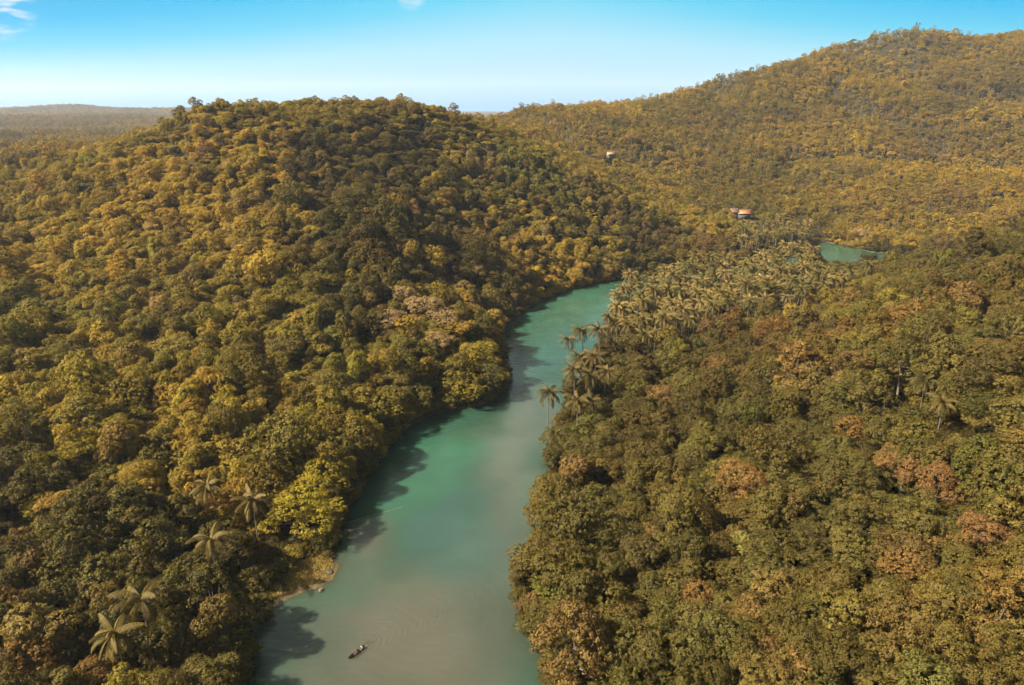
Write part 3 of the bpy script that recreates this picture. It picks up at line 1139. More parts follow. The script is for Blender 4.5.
# leafy bushes line the water's edge
edge = dr < 3.0
sty[edge] = rng.choice([11, 12, 0, 7], edge.sum(), p=[.40, .40, .10, .10])
hscale[edge] *= .8
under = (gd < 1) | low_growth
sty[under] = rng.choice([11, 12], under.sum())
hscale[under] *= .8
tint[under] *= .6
rz = rng.uniform(0, 6.283, nT)
special = [None] * nT

# trees that stand out, by where they stand: picture position of the crown's middle, metres ahead, crown radius, form, colour, label
NOTABLE = [
    (300, 502, 0, 10.5, 13, 'yellow-green', 'large bright yellow-green tree spreading over the bank just above the grassy spit'),
    (322, 474, 0, 6.2, 0, 'yellow-green', 'yellow-green tree at the water edge behind the largest bright spreading tree'),
    (744, 480, 0, 7.4, 13, 'orange-brown', 'broad rusty pink-brown crown standing over the right slope, largest of the rusty trees'),
    (905, 464, 0, 5.4, 14, 'rust', 'orange-rust feathery tree high on the right slope beside a second orange one'),
    (940, 480, 0, 4.6, 13, 'rust', 'smaller orange-rust tree touching the feathery rust tree on the right slope'),
    (853, 426, 0, 4.2, 0, 'orange-brown', 'round orange-brown crown alone among olive trees upslope of the broad rusty crown'),
    (741, 540, 0, 3.1, 13, 'pale green', 'small pale lime-green crown just below the broad rusty tree'),
    (985, 528, 0, 4.6, 14, 'rust', 'dull red-brown crown near the right edge below the two orange-rust trees'),
    (905, 562, 0, 3.8, 0, 'orange-brown', 'golden orange tree low on the right slope below the dull red-brown crown'),
    (700, 592, 0, 3.6, 0, 'orange-brown', 'orange-brown crown on the lower right slope under the pale lime-green crown'),
    (660, 392, 0, 6.0, 14, 'brown', 'feathery pinkish-brown tree on the right bank behind the riverside palms'),
    (425, 306, 0, 9.0, 13, 'tan', 'broad bare-looking tan crown on the point of the left bank'),
    (392, 318, 0, 6.0, 0, 'tan', 'tan feathery tree left of the broad tan crown on the left bank'),
    (480, 352, 0, 8.5, 13, 'olive', 'large rounded olive tree leaning over the river at the tip of the left bank point'),
    (468, 384, 0, 7.0, 0, 'olive', 'olive tree overhanging the dark water beneath the left bank point'),
    (566, 488, 0, 5.2, 0, 'deep olive', 'dull olive tree at the right water edge below the leaning riverside palms'),
    (554, 582, 0, 5.0, 0, 'green', 'dense green tree bulging furthest over the water from the right bank'),
    (25, 655, 0, 5.0, 0, 'orange-brown', 'orange-brown tree in the bottom left corner'),
    (40, 505, 0, 4.0, 0, 'yellow-green', 'yellowish tree near the left edge above the dark lower wood'),
    (206, 148, 0, 5.5, 0, 'rust', 'orange tree near the crest of the left hill'),
    (632, 138, 0, 9.0, 3, 'rust', 'wide orange-brown crown on the saddle right of the small pale house'),
    (626, 180, 0, 6.5, 3, 'rust', 'orange-pink crown below the small pale house on the saddle'),
    (862, 232, 0, 8.5, 14, 'tan', 'pale tan spreading tree over the far bend of the river'),
    (405, 296, 0, 6.0, 13, 'tan', 'tan crown on the upslope side of the broad tan crown above the bend'),
    (447, 318, 0, 6.5, 0, 'tan', 'tan crown on the river side of the broad tan crown above the bend'),
    (440, 338, 0, 5.5, 14, 'tan', 'lowest of the tan crowns on the left bank point'),
    (893, 455, 0, 3.2, 13, 'brown', 'brown feathery tree touching the orange-rust one on its left'),
]


def find_ground(px, py, lift):
    """walk down the sight line until it meets the canopy 'lift' metres above the ground"""
    Ys = np.concatenate([np.arange(50, 500, .5), np.arange(500, 1500, 2)])
    u = (px - 512) / F
    v = (342.5 - py) / F
    t = Ys / (CP + v * SP)
    X = u * t
    Z = CAMZ + t * (-SP + v * CP)
    h = ground_h(X, Ys) + lift
    k = np.argmax(Z < h)
    return X[k], Ys[k], float(ground_h(X[k], Ys[k]))


SX, SY, SZ, SS, SH, SST, STI, SLB, SKN = [], [], [], [], [], [], [], [], []
for px, py, _, rad, st, kn, lb in NOTABLE:
    s = rad / 4.6
    hs = max(.75, min(s, 1.25)) * (1.0 if s > .9 else .95)
    gx_, gy_, gz_ = find_ground(px, py, 7.5 * hs)
    if poly_sdf(np.array([gx_]), np.array([gy_]), river_poly)[0] < 2.5:
        pass
    SX.append(gx_); SY.append(gy_); SZ.append(gz_); SS.append(s); SH.append(hs); SST.append(st); STI.append(np.array(PAL[kn]) * 1.35); SLB.append(lb); SKN.append(PN.index(kn))
SX, SY, SZ = np.array(SX), np.array(SY), np.array(SZ)
# clear room for them
D = np.hypot(tx[:, None] - SX[None], ty[:, None] - SY[None])
clear = (D > np.array(SS)[None] * 2.6).all(1)
sel = lambda a: a[clear]
tx, ty, tz, tint, size, hscale, sty, rz, tk = map(sel, (tx, ty, tz, tint, size, hscale, sty, rz, tk))
# and lower the trees that would stand in front of them
nN = len(SX)
tx = np.concatenate([SX, tx]); ty = np.concatenate([SY, ty]); tz = np.concatenate([SZ, tz])
tint = np.concatenate([np.array(STI), tint]); size = np.concatenate([np.array(SS), size]); hscale = np.concatenate([np.array(SH), hscale])
sty = np.concatenate([np.array(SST), sty]); rz = np.concatenate([rng.uniform(0, 6.28, nN), rz]); tk = np.concatenate([np.array(SKN), tk])
nT = len(tx)

# ------------------------------------------------------------------ the palms
palm = []          # x, y, z, form, scale, rz, label, group


def add_palm(px, py, lift, form, s, label, group=None):
    x_, y_, z_ = find_ground(px, py, lift)
    d_ = poly_sdf(np.array([x_]), np.array([y_]), river_poly)[0]
    palm.append([x_, y_, max(z_, .3), form, s, rng.uniform(0, 6.28), label, group])


for a in [(215, 503, 11, 1, 1.1, 'tall upright palm left of the bright yellow-green spreading tree'),
          (254, 512, 11, 0, 1.1, 'palm with arching pale fronds touching the bright yellow-green spreading tree'),
          (213, 556, 11, 3, 1.15, 'starburst-shaped palm below the two palms beside the yellow-green tree'),
          (146, 622, 11, 3, 1.25, 'palm with long drooping pale fronds low on the left bank'),
          (120, 648, 11, 0, 1.15, 'lower palm just left of the long drooping palm at the bottom left'),
          (548, 412, 11, 1, 1.2, 'leaning palm standing furthest out over the river from the right bank'),
          (556, 440, 8, 0, .8, 'short palm just below the leaning palm on the right river bank'),
          (577, 415, 11, 3, 1.2, 'palm behind the leaning riverside palm, fronds hanging'),
          (575, 388, 12, 4, 1.2, 'riverside palm just upstream of the leaning palm'),
          (592, 393, 11, 1, 1.2, 'riverside palm on the landward side of the bank cluster'),
          (580, 366, 12, 0, 1.2, 'riverside palm in the middle of the bank row above the leaning palm'),
          (596, 368, 11, 5, 1.2, 'palm behind the middle of the riverside row'),
          (584, 346, 12, 1, 1.2, 'tallest palm at the upstream end of the riverside row'),
          (600, 346, 12, 4, 1.2, 'palm where the riverside row meets the palm grove'),
          (590, 412, 11, 0, 1.15, 'palm inland of the palm that stands behind the leaning one'),
          (604, 384, 11, 1, 1.1, 'innermost palm beside the landward end of the riverside row'),
          (568, 352, 11, 3, 1.1, 'palm at the water edge below the tallest upstream palm'),
          (924, 392, 9, 0, .95, 'lone palm among olive trees high on the right slope'),
          (942, 414, 9, 3, .9, 'second lone palm just below the one high on the right slope')]:
    add_palm(a[0], a[1], a[2], a[3], a[4], a[5])
n_named_palms = len(palm)
for poly, sp, cap, grp in ((GROVE, 7.7, 290, 'palms of the valley grove'), (GROVE2, 8.5, 60, 'palms beyond the far bend')):
    lo, hi = poly.min(0), poly.max(0)
    xs, ys = np.meshgrid(np.arange(lo[0], hi[0], sp), np.arange(lo[1], hi[1], sp))
    xs = xs.ravel() + rng.uniform(-.42, .42, xs.size) * sp
    ys = ys.ravel() + rng.uniform(-.42, .42, ys.size) * sp
    ok = (poly_sdf(xs, ys, poly) < 0) & (poly_sdf(xs, ys, river_poly) > 2.5)
    xs, ys = xs[ok][:cap], ys[ok][:cap]
    zs = ground_h(xs, ys)
    for x_, y_, z_ in zip(xs, ys, zs):
        palm.append([x_, y_, float(z_), int(rng.integers(0, 6)), rng.uniform(.88, 1.25), rng.uniform(0, 6.28), None, grp])

# the jungle leaves room round each palm, and the palms and odd trees that show in the picture stand clear of what is before them
PX = np.array([p[0] for p in palm]); PY = np.array([p[1] for p in palm]); PZ = np.array([p[2] for p in palm])
PH = np.array([PALMS[p[3]][3] * p[4] for p in palm])
hide = np.zeros(nT, bool)
for j in range(len(palm)):
    dd_ = np.hypot(tx - PX[j], ty - PY[j])
    hide |= (dd_ < (4.2 if j < n_named_palms else 3.0)) & ~(isb[sty] & (dd_ > 1.2) & (j >= n_named_palms))
c3 = np.stack([tx, ty, tz + np.where(isb[sty], 2, 7.5) * hscale], -1)
ux_, uy_, ud_ = project(c3)
ua_ = F * 3.9 * size / np.maximum(ud_, 1)
stars = [(PX[j], PY[j], PZ[j] + PH[j] - .5, 3.2) for j in range(n_named_palms)] + [(SX[j], SY[j], SZ[j] + 7.5 * SH[j], 3.31 + 3.4 * (SS[j] - 1)) for j in range(nN)]
for sx0, sy0, sz0, sr in stars:
    vx, vy, vd = project(np.array([sx0, sy0, sz0]))
    ra = F * sr / vd
    front = (ud_ < vd - 1) & (ud_ > vd - 45) & (np.hypot(ux_ - vx, uy_ - vy) < (.82 if sr < 3.3 else .70) * (ua_ + ra)) & (np.arange(nT) >= nN) & ~isb[sty]
    sty[front] = 11 + (np.arange(nT)[front] % 2)
sd_ = poly_sdf(tx, ty, SPIT)
hide |= sd_ < 1.5
low_ = (sd_ < 9) & (np.arange(nT) >= nN) & ~isb[sty]
sty[low_] = 11
# the far bend lies open to the sky: only low growth on its near bank
tpx, tpy, _d = project(np.stack([tx, ty, tz + 10.5 * hscale * np.where(isb[sty], .35, 1)], -1))
hide |= (tpx > 820) & (tpx < 862) & (ty > 330) & (ty < 545) & (tpy < 261 + (tpx - 840) * .12)
ppx, ppy, _d = project(np.stack([PX, PY, PZ + PH + 1.0], -1))
pk = ~((ppx > 720) & (ppx < 762) & (PY > 500) & (ppy < 219)) & ~((ppx > 817) & (ppx < 863) & (PY < 560) & (ppy < 258)) | (np.arange(len(palm)) < n_named_palms)
hide[:nN] = False
km = ~hide
tx, ty, tz, tint, size, hscale, sty, rz, tk = [a[km] for a in (tx, ty, tz, tint, size, hscale, sty, rz, tk)]
nT = len(tx)
palm = [p for p, k in zip(palm, pk) if k]
PX, PY, PZ, PH = PX[pk], PY[pk], PZ[pk], PH[pk]

# ------------------------------------------------------------------ which trees show largest: paint the crowns far to near and count
LBH = np.array([PROTO[k][3][:, 2].mean() for k in range(NSTY)])
LBT = np.array([(PROTO[k][3][:, 2] + PROTO[k][3][:, 3]).max() for k in range(NSTY)])
LBB = np.array([(PROTO[k][3][:, 2] - PROTO[k][3][:, 3]).min() for k in range(NSTY)])
LBR = np.array([(np.hypot(PROTO[k][3][:, 0], PROTO[k][3][:, 1]) + PROTO[k][3][:, 3] * .8).max() for k in range(NSTY)])
PS = np.array([p[4] for p in palm])
cx = np.concatenate([tx, PX]); cyy = np.concatenate([ty, PY])
cz = np.concatenate([tz + (LBT + LBB)[sty] / 2 * hscale, PZ + PH - .5])
crx = np.concatenate([LBR[sty] * size, 3.4 * PS]); crz = np.concatenate([(LBT - LBB)[sty] / 2 * hscale, 2.4 * PS])
qx, qy, qd = project(np.stack([cx, cyy, cz], 1))
ok = (qd > 20) & (qx > -80) & (qx < W + 80) & (qy > -60) & (qy < H + 120)
idx = np.where(ok)[0]
idx = idx[np.argsort(-qd[idx])]
buf = np.full((H, W), -1, np.int32)
YY, XX = np.mgrid[0:H, 0:W]
for i in idx:
    a = max(1.0, F * crx[i] / qd[i] * .92)
    b = max(1.0, F * (crz[i] * .86 + crx[i] * .30) / qd[i])
    x0, x1 = int(max(0, qx[i] - a)), int(min(W, qx[i] + a + 1))
    y0, y1 = int(max(0, qy[i] - b)), int(min(H, qy[i] + b + 1))
    if x1 <= x0 or y1 <= y0:
        continue
    msk = ((XX[y0:y1, x0:x1] - qx[i]) / a) ** 2 + ((YY[y0:y1, x0:x1] - qy[i]) / b) ** 2 <= 1
    buf[y0:y1, x0:x1][msk] = i
cnt = np.bincount(buf[buf >= 0], minlength=len(cx))
sx_ = np.bincount(buf[buf >= 0], weights=XX[buf >= 0], minlength=len(cx)) / np.maximum(cnt, 1)
sy_ = np.bincount(buf[buf >= 0], weights=YY[buf >= 0], minlength=len(cx)) / np.maximum(cnt, 1)
tcnt = cnt[:nT].astype(float)
score = tcnt.copy()
score[:nN] += 1e6
INDIV = np.argsort(-score)[:300]
INDIV = [i for i in INDIV if tcnt[i] > 60 or i < nN]
print("trees", nT, "individual", len(INDIV), "palms", len(palm), "palms seen", int((cnt[nT:] > 4).sum()))

# ------------------------------------------------------------------ labels: what each tree looks like and which landmark it stands by
ORD = "nearest second third fourth fifth sixth seventh eighth ninth tenth eleventh twelfth thirteenth fourteenth fifteenth sixteenth seventeenth eighteenth nineteenth twentieth".split()
ORD1 = ["first"] + ORD[1:] + ["twenty-" + o for o in ["first"] + ORD[1:9]]
SHORT = ["the spreading yellow-green tree", None, "the broad rusty crown", "the orange-rust feathery tree", None, "the lone orange-brown crown", "the pale lime-green crown", "the dull red-brown crown",
         "the low golden orange tree", "the lower orange-brown crown", "the feathery pinkish-brown tree", None, None, "the left point's leaning olive tree", None,
         "the dull olive bank tree", "the green tree bulging over the water", "the bottom-left orange-brown tree", "the yellowish left-edge tree", None, None, None, None, None, None, None, None]
MARKS = [(sx_[i] if cnt[i] else qx[i], sy_[i] if cnt[i] else qy[i], SHORT[i]) for i in range(nN) if SHORT[i]]
MARKS += [(300, 578, "the grassy spit"), (356, 653, "the small boat"), (215, 503, "the tall upright palm"), (213, 556, "the starburst-shaped palm"), (146, 622, "the long drooping palm"),
          (548, 415, "the leaning riverside palm"), (930, 400, "the lone palm pair"), (1005, 672, "the bottom-right corner"), (120, 420, "the left slope's middle"), (60, 590, "the dark lower left wood"),
          (790, 395, "the right slope's middle"), (250, 400, "the slope left of the point")]
DIRS = ["right of", "upper right of", "above", "upper left of", "left of", "lower left of", "below", "lower right of"]
FORMW = {'round': 'rounded', 'spread': 'flat-topped', 'tall': 'slender', 'draped': 'vine-draped', 'layered': 'layered', 'bush': 'low bushy'}
def colour_word(t):
    """the plain word for the crown colour a tree ended up with"""
    q, lum = t[0] / t[1], .3 * t[0] + .6 * t[1]
    hue = "greenish" if q < 1.2 else "olive" if q < 1.36 else "golden olive" if lum > .11 else "brownish olive" if q < 1.55 else "rusty brown"
    return ("dark " if lum < .058 else "pale " if lum > .15 else "") + hue


cell = {}
for i in INDIV:
    if i < nN:
        continue
    best = min(MARKS, key=lambda m: (sx_[i] - m[0]) ** 2 + (sy_[i] - m[1]) ** 2)
    dx, dy = sx_[i] - best[0], -(sy_[i] - best[1])
    k = int(round(math.degrees(math.atan2(dy, dx)) / 45)) % 8
    cell.setdefault((best[2], k), []).append((math.hypot(dx, dy), i))
LABEL = {}
for (mk, k), rows in cell.items():
    rows.sort()
    for j, (dd_, i) in enumerate(rows):
        ap = F * LBR[sty[i]] * size[i] / qd[i]
        sz_ = "large" if ap > 30 else "small" if ap < 17 else "middling"
        pos = ("nearest " if j == 0 else ORD[j] + " nearest ") if len(rows) > 1 else ""
        LABEL[i] = "%s %s %s tree, %s%s %s" % (sz_, colour_word(tint[i]), FORMW[STYLES[sty[i]][0]], pos, DIRS[k], mk)
        if len(LABEL[i].split()) > 15:
            LABEL[i] = LABEL[i].split(" ", 1)[1].replace(" nearest", "")
for i in range(nN):
    LABEL[i] = NOTABLE[i][6]

# ------------------------------------------------------------------ the trees one can tell apart: trunk and crown each
indiv = set(INDIV)
for i in INDIV:
    cm, tm, st, _ = PROTO[sty[i]]
    e = empty("broadleaf_tree", (tx[i], ty[i], tz[i]), rz[i])
    e.scale = (size[i], size[i], hscale[i])
    tag(e, LABEL[i], "tree", "trees of the river valley")
    link("trunk", tm, e)
    c = link("crown", cm, e)
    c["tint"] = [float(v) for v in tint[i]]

# palms, row by row through the grove
seen = cnt[nT:]
used_rows = {}
for j, p in enumerate(palm):
    if p[6] is None and seen[j] > 3:
        used_rows.setdefault((p[7], 0), []).append(j)
for (grp, _), js in used_rows.items():
    js.sort(key=lambda j: palm[j][1])
    y0 = palm[js[0]][1]
    sp = 7.7 if "valley" in grp else 8.5
    rows = {}
    for j in js:
        rows.setdefault(int((palm[j][1] - y0) / sp), []).append(j)
    for rn, (rk, rj) in enumerate(sorted(rows.items())):
        rj.sort(key=lambda j: palm[j][0])
        for q, j in enumerate(rj):
            where = "valley grove palm" if "valley" in grp else "palm beyond the far bend"
            palm[j][6] = "%s, %s row from the front, %s from the left" % (where, ORD1[min(rn, 27)], ORD1[min(q, 27)])
PALM_TINT = [(0.076, 0.055, 0.015), (0.060, 0.047, 0.012), (0.098, 0.068, 0.022), (0.048, 0.040, 0.010)]
for j, p in enumerate(palm):
    if p[6] is None:
        continue
    tr, cr, nu, h = PALMS[p[3]]
    e = empty("palm_tree", p[:3], p[5])
    e.scale = (p[4],) * 3
    tag(e, p[6], "palm tree", p[7] or "palms standing among the trees by the river")
    link("trunk", tr, e)
    c = link("crown", cr, e)
    q = rng.uniform(.8, 1.25) * (1.1 if j < 5 else .85 if j < n_named_palms else 1.25)
    c["tint"] = [float(v * q) for v in PALM_TINT[int(rng.integers(0, 4))]]
    if j < n_named_palms:
        link("coconuts", nu, e)

# ------------------------------------------------------------------ the rest of the forest: one mass
rest = np.array([i for i in range(nT) if i not in indiv])
fm = MB()
fm.v = [np.stack([tx[rest], ty[rest], tz[rest]], 1)]
fme = bpy.data.meshes.new("forest")
fme.vertices.add(len(rest))
fme.vertices.foreach_set('co', fm.v[0].astype(np.float32).ravel())
farther = np.hypot(tx[rest], ty[rest]) > 640
order = sorted(form_names)
attr(fme, 'form', 'INT', sty[rest] + NSTY * farther)
attr(fme, 'turn', 'FLOAT_VECTOR', np.stack([rng.normal(0, .09, len(rest)), rng.normal(0, .09, len(rest)), rz[rest]], 1))
attr(fme, 'grow', 'FLOAT_VECTOR', np.stack([size[rest], size[rest], hscale[rest]], 1))
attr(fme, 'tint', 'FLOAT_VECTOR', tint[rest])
forest = link("forest", fme)
tag(forest, None, None, None, "stuff")
ng = bpy.data.node_groups.new("scatter_trees", 'GeometryNodeTree')
ng.interface.new_socket('Geometry', in_out='INPUT', socket_type='NodeSocketGeometry')
ng.interface.new_socket('Geometry', in_out='OUTPUT', socket_type='NodeSocketGeometry')
gi = ng.nodes.new('NodeGroupInput')
go = ng.nodes.new('NodeGroupOutput')
ci = ng.nodes.new('GeometryNodeCollectionInfo')
ci.inputs['Collection'].default_value = forest_forms
ci.inputs['Separate Children'].default_value = True
ci.inputs['Reset Children'].default_value = True
ip = ng.nodes.new('GeometryNodeInstanceOnPoints')
ip.inputs['Pick Instance'].default_value = True


def named(nm, typ):
    n = ng.nodes.new('GeometryNodeInputNamedAttribute')
    n.data_type = typ
    n.inputs['Name'].default_value = nm
    return n.outputs['Attribute']


e2r = ng.nodes.new('FunctionNodeEulerToRotation')
ng.links.new(named('turn', 'FLOAT_VECTOR'), e2r.inputs[0])
ng.links.new(gi.outputs[0], ip.inputs['Points'])
ng.links.new(ci.outputs[0], ip.inputs['Instance'])
ng.links.new(named('form', 'INT'), ip.inputs['Instance Index'])
ng.links.new(e2r.outputs[0], ip.inputs['Rotation'])
ng.links.new(named('grow', 'FLOAT_VECTOR'), ip.inputs['Scale'])
ng.links.new(ip.outputs[0], go.inputs[0])
md = forest.modifiers.new("trees", 'NODES')
md.node_group = ng

# ------------------------------------------------------------------ houses on the valley side
def house(loc, rz_, L, Wd, hw, hr, mroof, label, wing=None):
    e = empty("house", loc, rz_)
    tag(e, label, "house")
    w = MB()
    w.box((0, 0, hw / 2 - .4), (L, Wd, hw + .8))
    # gable ends
    for s in (-1, 1):
        x = s * (L / 2 - .15)
        w.add([(x - .14, -Wd / 2, hw), (x - .14, Wd / 2, hw), (x - .14, 0, hw + hr), (x + .14, -Wd / 2, hw), (x + .14, Wd / 2, hw), (x + .14, 0, hw + hr)],
              [np.array([[0, 1, 2]]), np.array([[5, 4, 3]]), np.array([[0, 3, 4, 1], [1, 4, 5, 2], [2, 5, 3, 0]])])
    wall = link("wall", w.mesh("wall", [M_WALL]), e)
    o = .7

    def gable(L_, W_, z, rise, cx_=0.0, th=.14):
        g = MB()
        for s in (-1, 1):
            a = np.array([[-L_ / 2 - o, 0, rise], [L_ / 2 + o, 0, rise], [L_ / 2 + o, s * (W_ / 2 + o), -o * rise / (W_ / 2)], [-L_ / 2 - o, s * (W_ / 2 + o), -o * rise / (W_ / 2)]])
            a[:, 0] += cx_
            a[:, 2] += z + .05
            b = a + np.array([0, 0, th])
            g.add(np.concatenate([a, b]), np.array([[0, 1, 2, 3], [7, 6, 5, 4], [0, 4, 5, 1], [1, 5, 6, 2], [2, 6, 7, 3], [3, 7, 4, 0]]))
        g.tube([(cx_ - L_ / 2 - o, 0, z + rise + .2), (cx_ + L_ / 2 + o, 0, z + rise + .2)], .12, 6)
        return g
    link("roof", gable(L, Wd, hw, hr).mesh("roof", [mroof]), e)
    n = max(2, int(L / 3.2))
    for k in range(n):
        x = -L / 2 + (k + .5) * L / n
        for z in ([1.5] if hw < 5 else [1.5, 4.6]):
            if k == n // 2 and z < 2:
                d = MB().box((x, -Wd / 2 - .03, 1.05), (1.0, .1, 2.1))
                link("door", d.mesh("door", [M_DOOR]), e)
                continue
            f = MB().box((x, -Wd / 2 - .02, z), (1.4, .1, 1.3))
            fo = link("window", f.mesh("window", [M_ROOFW]), e)
            link("pane", MB().box((x, -Wd / 2 - .06, z), (1.15, .06, 1.05)).mesh("pane", [M_GLASS]), fo)
    if wing:
        L2, W2, h2, r2 = wing
        cx_ = L / 2 + L2 / 2 + .1
        link("wing_wall", MB().box((cx_, -1, h2 / 2 - .4), (L2, W2, h2 + .8)).mesh("wing_wall", [M_WALL]), e)
        g = gable(L2, W2, h2, r2, cx_)
        for v in g.v:
            v[:, 1] -= 1
        ro = link("wing_roof", g.mesh("wing_roof", [M_ROOFO]), e)
        ro["label"] = "orange roof of the lower wing"
    return e


h1 = HOUSES[0][0]
g1 = float(ground_h(h1[0], h1[1]))
house((h1[0] - 7, h1[1], max(g1, h1[2] - 9.2)), math.radians(-6), 13, 9, 5.6, 2.6, M_ROOFW, "house with long pale roof and orange-roofed wing among the trees by the far bend", (11, 8, 4.6, 2.6))
h2 = HOUSES[1][0]
g2 = float(ground_h(h2[0], h2[1]))
house((h2[0], h2[1], max(g2, h2[2] - 7.5)), math.radians(10), 9, 6.5, 4.5, 2.2, M_ROOFW, "small pale house alone on the wooded saddle above the palm grove")

# ------------------------------------------------------------------ grass and stones on the spit
def spit_grass():
    lo, hi = SPIT.min(0) - 2, SPIT.max(0) + 2
    n = 26000
    x = rng.uniform(lo[0], hi[0], n)
    y = rng.uniform(lo[1], hi[1], n)
    d = poly_sdf(x, y, SPIT)
    dr_ = poly_sdf(x, y, river_poly)
    k = (d < 1.2) & (dr_ > .9) & (rng.uniform(size=n) < np.clip((dr_ - .6) / 1.6, 0, 1))
    x, y = x[k], y[k]
    z = ground_h(x, y)
    n = len(x)
    a = rng.uniform(0, 6.28, n)
    h = rng.uniform(.2, .6, n)
    dx, dy = np.cos(a) * .09, np.sin(a) * .09
    lx, ly = rng.normal(0, .16, n), rng.normal(0, .16, n)
    V = np.stack([np.stack([x - dx, y - dy, z], 1), np.stack([x + dx, y + dy, z], 1), np.stack([x + lx, y + ly, z + h], 1)], 1).reshape(-1, 3)
    m, nt, p, N, L = new_mat("spit_grass")
    geo = N('ShaderNodeNewGeometry')
    r = N('ShaderNodeValToRGB')
    r.color_ramp.elements[0].color = (0.15, 0.105, 0.014, 1)
    r.color_ramp.elements[1].color = (0.30, 0.20, 0.035, 1)
    L(geo.outputs['Random Per Island'], r.inputs[0])
    L(r.outputs[0], p.inputs['Base Color'])
    p.inputs['Roughness'].default_value = .7
    b = MB()
    b.add(V, np.arange(3 * n).reshape(n, 3))
    o = link("grass", b.mesh("grass", [m]))
    tag(o, None, None, None, "stuff")


spit_grass()
import bmesh


def rock(px, py, sx, sy, sz, mat, label, seed):
    P = at_height(px, py, 0.15)
    bm = bmesh.new()
    bmesh.ops.create_icosphere(bm, subdivisions=3, radius=1)
    r = np.random.default_rng(seed)
    pl = unit(r.normal(size=(12, 3)))
    for v in bm.verts:
        c = np.array(v.co)
        k = np.max(np.clip((pl @ c - .74), 0, 1))
        c = c * (1 - .95 * k) * (1 + .16 * math.sin(c[1] * 9 + seed * 2) * math.sin(c[2] * 8)) * (1 + .09 * math.sin(c[0] * 5 + seed) * math.cos(c[1] * 4 - seed))
        v.co = (c[0] * sx, c[1] * sy, c[2] * sz)
    me = bpy.data.meshes.new("rock")
    bm.to_mesh(me)
    bm.free()
    me.materials.append(mat)
    o = link("rock", me, None, (P[0], P[1], .1 + sz * .15))
    o.rotation_euler = (0, 0, r.uniform(0, 6))
    tag(o, label, "rock")


rock(329, 573, 1.0, .75, .7, M_DARKROCK, "dark rock at the water edge on the grassy spit", 3)
rock(321, 590, .75, .6, .5, M_ROCK, "tan rock lying in the shallows just off the grassy spit", 5)
rock(336, 541, .7, .5, .45, M_ROCK, "small pale rock at the water edge upstream of the grassy spit", 9)
rock(521, 612, .9, 1.2, .8, M_ROCK, "orange-tan rock outcrop at the right water edge under the bulging green tree", 7)
rock(404, 428, 1.8, 1.0, .8, M_ROCK, "pale rock in the shade at the left bank behind the dark water", 13)

# ------------------------------------------------------------------ boats
def hull_mesh(L, B, D, mat, sheer=.25, n=17):
    """open dug-out hull: outer skin, inner skin, gunwale"""
    s = np.linspace(-1, 1, n)
    b = B / 2 * np.clip(1 - np.abs(s) ** 2.6, 0.02, 1)
    zt = D * .62 + sheer * np.abs(s) ** 2.2
    zb = -D * .38 + (sheer + D * .25) * np.abs(s) ** 4
    m = MB()
    prof = np.linspace(-1, 1, 9)
    outer = []
    inner = []
    for i in range(n):
        for q in prof:
            z = zb[i] + (zt[i] - zb[i]) * abs(q) ** 2.2
            outer.append((s[i] * L / 2, b[i] * math.sin(q * math.pi / 2), z))
            inner.append((s[i] * L / 2 * .985, b[i] * .86 * math.sin(q * math.pi / 2), min(zt[i], z + .05 * (1 - abs(q)) + .01)))
    fo = grid_faces(9, n)
    m.add(outer, fo)
    m.add(inner, fo[:, ::-1])
    for col in (0, 8):
        idx_ = np.arange(n) * 9 + col
        m.add(np.concatenate([np.array(outer)[idx_], np.array(inner)[idx_]]), np.stack([np.arange(n - 1), np.arange(1, n), np.arange(1, n) + n, np.arange(n - 1) + n], 1))
    return smooth(m.mesh("hull", [mat]))


A, B_ = at_height(348.6, 659.6, 0.), at_height(365, 647, 0.)
bdir = (A - B_)[:2]
blen = float(np.hypot(*bdir))
brz = math.atan2(bdir[1], bdir[0])
bmid = (A + B_) / 2
boat = empty("outrigger_boat", (bmid[0], bmid[1], 0.08), brz)
tag(boat, "narrow dark outrigger boat with two people on the open water", "boat")
link("hull", hull_mesh(blen, .72, .55, M_HULL), boat)
for s in (-1, 1):
    m = MB()
    xs_ = np.linspace(-blen * .34, blen * .30, 9)
    m.tube(np.stack([xs_, np.full(9, s * .85), .02 + .10 * (np.abs(xs_) / (blen * .34)) ** 3], 1), .055, 6)
    link("outrigger", smooth(m.mesh("outrigger", [M_BROWNWOOD])), boat)
for x in (-blen * .2, blen * .17):
    m = MB()
    ys_ = np.linspace(-.85, .85, 9)
    m.tube(np.stack([np.full(9, x), ys_, .42 - .36 * (np.abs(ys_) / .85) ** 2.5], 1), .035, 6)
    link("cross_beam", smooth(m.mesh("cross_beam", [M_BROWNWOOD])), boat)
for x in (-blen * .30, blen * .02):
    link("seat", MB().box((x, 0, .22), (.28, .56, .04)).mesh("seat", [M_PALEWOOD]), boat)


